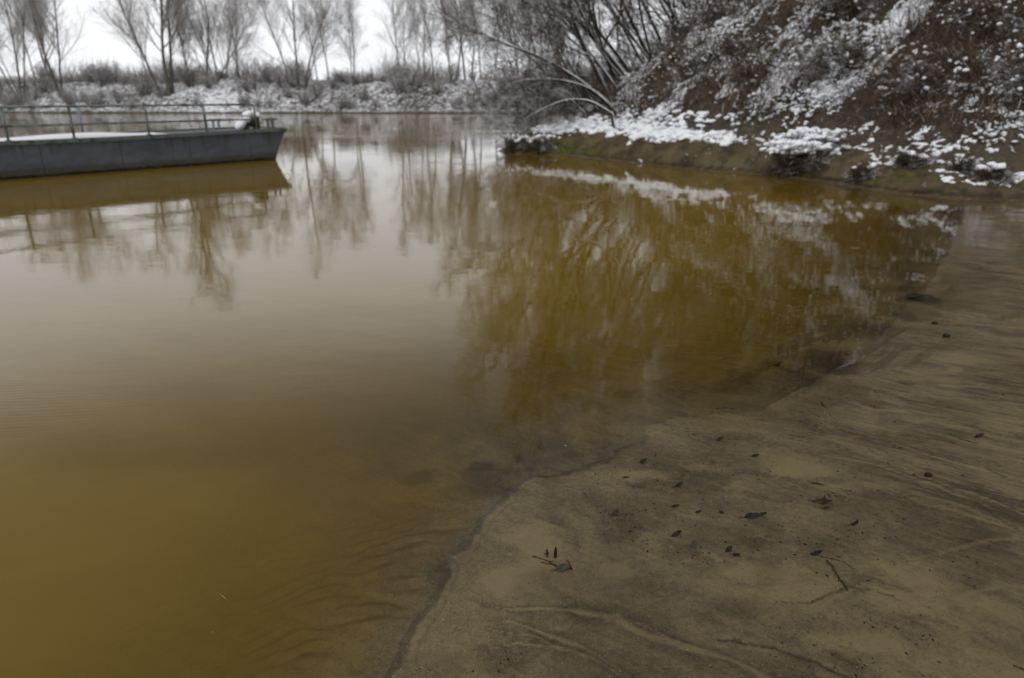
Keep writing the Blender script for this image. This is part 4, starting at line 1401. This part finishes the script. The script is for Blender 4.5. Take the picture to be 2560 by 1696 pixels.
def leaf(u, v, L, wd, rz, curl, pitch_, lab, mat=None, roll=0.0, seed=0, torn=0.0):
    p = hit(u, v); L *= 1.1; wd *= 1.1; torn = max(torn, .3)
    rg = np.random.default_rng(seed + int(u * 7 + v))
    nu, nv = 13, 7
    vs = []
    for i in range(nu):
        t = i / (nu - 1)
        w = wd * math.sin(math.pi * min(1, t * .93 + .04)) ** .75 * (1 - .35 * t)
        w *= 1 + torn * rg.normal(0, .35)
        for j in range(nv):
            s = (j / (nv - 1) - .5)
            x = t * L
            y = s * w * 2 * (1 + .05 * rg.normal())
            a_ = curl * (t - .15)
            xx = (math.sin(a_) / curl * L if abs(curl) > .05 else x) if True else x
            zz = (1 - math.cos(a_)) / curl * L if abs(curl) > .05 else 0
            zz += abs(s) * w * 1.1 + .006 * L * rg.normal() + .0015
            vs.append((xx, y, zz))
    vs = np.array(vs)
    cr_, sr_ = math.cos(roll), math.sin(roll)
    vs = np.stack([vs[:, 0], vs[:, 1] * cr_ - vs[:, 2] * sr_, vs[:, 1] * sr_ + vs[:, 2] * cr_], 1)
    cp_, sp_ = math.cos(pitch_), math.sin(pitch_)
    vs = np.stack([vs[:, 0] * cp_ - vs[:, 2] * sp_, vs[:, 1], vs[:, 0] * sp_ + vs[:, 2] * cp_], 1)
    vs[:, 2] -= max(vs[:, 2].min(), -9) - .0005 if pitch_ < .5 else vs[:, 2].min() + .004
    a = (np.arange(nu - 1)[:, None] * nv + np.arange(nv - 1)[None]).ravel()
    f = np.stack([a, a + 1, a + nv + 1, a + nv], 1)
    o = mesh_obj("dead_leaf", vs, f, mat or M_LEAF_K, smooth=True)
    md = o.modifiers.new("thickness", 'SOLIDIFY'); md.thickness = .0012
    o.location = p; o.rotation_euler = (0, 0, rz)
    st = Tubes(); st.add([(-.25 * L, .02 * L, .003), (-.1 * L, 0, .003), (.03 * L, 0, .004)], [.0011, .0012, .0014], 5)
    q = st.build("leaf_stalk", M_TWIGW, o)
    q.location = (vs[:nv].mean(0) - np.array([.03 * L, 0, .004]))
    return tag(o, lab, "leaf", "dead leaves on the beach")


def twig(pts, r, lab, mat=None, lift=None, seed=0, forks=0):
    P = np.array([hit(u, v) for u, v in pts])
    o3 = P[0].copy()
    t = np.linspace(0, len(P) - 1, 4 * len(P))
    i = np.minimum(t.astype(int), len(P) - 2); fr = (t - i)[:, None]
    q = P[i] * (1 - fr) + P[i + 1] * fr - o3
    rg = np.random.default_rng(seed + int(pts[0][0]))
    q[:, 2] += r * .8
    q += rg.normal(0, r * .25, q.shape)
    if lift is not None: q[:, 2] += np.linspace(lift[0], lift[1], len(q))
    s = Solid(); s.pipe(q, np.linspace(r, r * .55, len(q)) * (1 + .15 * rg.normal(size=len(q))), 7)
    o = s.build("twig", mat or M_TWIGW, smooth=True)
    for k in range(forks):
        j = int(len(q) * (.3 + .5 * rg.random()))
        d = rg.normal(0, 1, 3) * np.array([1, 1, .25])
        L = np.linalg.norm(q[-1]) * .25
        f = Tubes(); f.add([q[j], q[j] + unit(d) * L * .5, q[j] + unit(d + rg.normal(0, .3, 3) * [1, 1, 0]) * L], [r * .55, r * .45, r * .25], 5)
        f.build("side_shoot", mat or M_TWIGW, o)
    o.location = o3
    return tag(o, lab, "twig", "twigs on the beach")


PI = math.pi
def floating_straw():
    p = on_z(508 * KF, 1374 * KF, 0.003); q = on_z(523 * KF, 1386 * KF, 0.003)
    s_ = Solid(); s_.pipe([(0, 0, 0), tuple((q - p) * .5 + np.array([0, 0, .002])), tuple(q - p)], .0012, 6)
    o = s_.build("straw", mat_plain("dry_straw", (.20, .15, .06), (.32, .25, .12), 80), smooth=True)
    o.location = p
    tag(o, "tiny pale straw floating alone on the brown water", "straw")


floating_straw()
leaf(1284, 1290, .050, .007, 1.2, .3, 1.35, "narrow black leaf standing upright in the twig cluster", seed=1)
leaf(1262, 1284, .055, .014, -.5, 2.2, .5, "grey curled leaf looped beside the upright black leaf", M_LEAF_G, .6, torn=.5)
leaf(1290, 1318, .055, .016, .2, .4, .1, "flat dark leaf at the lower right of the twig cluster", M_LEAF_G, .3)
twig([(1232, 1288), (1262, 1297), (1292, 1312)], .0032, "long forked twig lying under the upright black leaf", seed=2, forks=1)
twig([(1250, 1302), (1275, 1306), (1298, 1316)], .0028, "short twig lying just below the long forked twig")
twig([(1322, 1318), (1310, 1300)], .0035, "stubby dark twig at the right end of the twig cluster", lift=(0, .012))
leaf(1728, 1196, .085, .014, .15, .5, .05, "large black crumpled leaf on bare sand", torn=.9, roll=.5)
leaf(1885, 1160, .07, .010, -.3, .8, .1, "reddish brown leaf with a bent edge behind the beach", M_LEAF_B, .7, torn=.6)
leaf(1902, 1166, .045, .005, .8, .3, 1.1, "thin brown leaf blade sticking up from the reddish leaf", M_LEAF_B)
leaf(1902, 1176, .032, .008, -.4, .5, .2, "small brown leaf scrap under the reddish leaf", M_LEAF_B, .2)
leaf(1970, 1214, .045, .009, -.2, 2.4, .2, "small arched dark leaf like a little bridge", roll=.2)
leaf(1878, 1283, .045, .012, -.3, 1.0, .2, "crumpled dark leaf at the head of the thin runner", torn=.8)
twig([(1896, 1287), (1925, 1293), (1950, 1300), (1972, 1316)], .0018, "thin wavy runner right of the crumpled dark leaf", forks=2)
twig([(1910, 1298), (1922, 1310), (1940, 1340), (1960, 1366)], .0045, "thick brown twig pointing down the beach with a pale cut end")
leaf(1556, 1240, .042, .010, .3, .8, .3, "small black leaf with a raised tip on pale silt", roll=.5)
leaf(1600, 1266, .034, .013, .8, .7, .5, "small grey leaf scrap right of the pale silt tongue", M_LEAF_G)
leaf(1418, 1190, .038, .013, .1, 2.0, .2, "brown curled leaf rolled up like a shell", M_LEAF_B, .4)
leaf(1555, 1172, .032, .008, 0, .5, .1, "small flat black leaf in the middle of the beach")
leaf(1610, 1186, .026, .008, -.3, 1.2, .2, "tiny rounded black leaf right of the small flat one")
leaf(1482, 1070, .040, .012, -.2, 1.3, .3, "dark curled leaf near the waterline with a point at its right", roll=.4)
twig([(1514, 1056), (1516, 1047)], .0022, "tiny twig stub standing near the waterline", lift=(0, .012))
leaf(1563, 1126, .040, .010, .3, .9, .15, "ragged dark leaf scrap behind the small flat black leaf", torn=.8)
leaf(1440, 1105, .035, .006, -.2, .4, .1, "thin curled dark leaf sliver close to the waterline")
leaf(1660, 1018, .035, .010, .4, .6, .1, "small black leaf lying beyond the pale oval patch")
leaf(1880, 1118, .05, .005, -.6, .3, .05, "narrow dark leaf sliver slanting above the reddish leaf")
leaf(1740, 1056, .035, .010, 0, .6, .1, "dark leaf beside the pale oval patch of silt")
leaf(1790, 846, .07, .016, -.5, .8, .25, "black leaf poking out of shallow water by the dark stain")
twig([(1762, 833), (1790, 838), (1815, 853), (1832, 862)], .003, "thin sunken twig beside the black leaf in shallow water", forks=1)
twig([(2080, 886), (2100, 890), (2118, 888)], .0035, "dark bent twig on the streaked sand at the right", forks=1)
twig([(1898, 930), (1903, 938), (1912, 944)], .003, "short hooked twig on pale streaks below the dark stain")
twig([(1655, 945), (1680, 944), (1700, 946)], .0025, "thin floating twig at the waterline in the middle", forks=1)
twig([(2215, 1015), (2240, 1022), (2262, 1026)], .003, "thin dark twig along the streaks near the right edge")
leaf(2440 / KF, 1012, .05, .012, .2, .7, .1, "dark leaf scrap close to the right frame edge")
leaf(2105, 690, .16, .03, .1, .3, .05, "dark soaked leaf flat on wet sand at the upper waterline", torn=.6)
leaf(1680, 1276, .035, .009, .6, .9, .1, "dark leaf crumb on the speckled patch, left piece", torn=.7)
leaf(1696, 1284, .028, .008, -.5, .7, .1, "dark leaf crumb on the speckled patch, lower piece", torn=.7)
twig([(2390, 1560), (2365, 1550), (2340, 1540)], .004, "dark root end poking in at the lower right corner")

M_PEB = mat_plain("dark_pebble", (.008, .007, .006), (.03, .025, .02), 40, .7, .1)
for (u, v, r, lab) in ((2187, 779, .022, "small black pebble on the streaked upper beach"), (2160, 749, .018, "small dark pebble above the larger one on upper beach"),
                       (1668, 1186, .008, "tiny dark pebble right of the tiny rounded leaf"), (2145, 1100, .014, "dark pebble on the streaked sand at the right")):
    p = hit(u, v)
    V, Fc = ico()
    rg = np.random.default_rng(int(u))
    o = mesh_obj("pebble", V * (1 + rg.normal(0, .09, (len(V), 1))) * np.array([r * 1.2, r, r * .7]), Fc, M_PEB, smooth=True)
    o.location = p + np.array([0, 0, r * .35])
    tag(o, lab, "pebble")

# crumbs of leaf and bark, nobody could count them
g = np.random.default_rng(88)
n = 7000
th = np.radians(g.uniform(-12, 40, n)); r = 1.6 * np.exp(g.random(n) * 1.7)
xs, ys = r * np.sin(th), r * np.cos(th)
z0, s0, d0, _ = terrain(xs, ys)
ok = (s0 > .05) & (d0 < 0) & (fbm(xs * 1.6, ys * 1.6, 3, 43) > .42)
c3 = np.stack([xs, ys, z0], 1)[ok]
n = len(c3)
sz = .0012 + .0045 * g.random(n) ** 3
quad = np.array([[-1, -.45, 0], [1, -.3, .3], [.8, .5, .2], [-.9, .4, .5], [0, 0, -.6]])
v = quad[None] * sz[:, None, None] * g.uniform(.5, 1.5, (n, 5, 3))
an = g.uniform(0, 6.28, n); c, s_ = np.cos(an)[:, None], np.sin(an)[:, None]
v = np.stack([v[..., 0] * c - v[..., 1] * s_, v[..., 0] * s_ + v[..., 1] * c, v[..., 2]], -1) + c3[:, None] + np.array([0, 0, .001])
ft = np.array([[0, 1, 2], [0, 2, 3], [1, 0, 4], [2, 1, 4], [3, 2, 4], [0, 3, 4]])
f = (ft[None] + (np.arange(n) * 5)[:, None, None]).reshape(-1, 3)
tag(mesh_obj("debris", v.reshape(-1, 3), f, M_LEAF_K), "dark crumbs of leaf and bark strewn over the wet sand", "debris", kind="stuff")
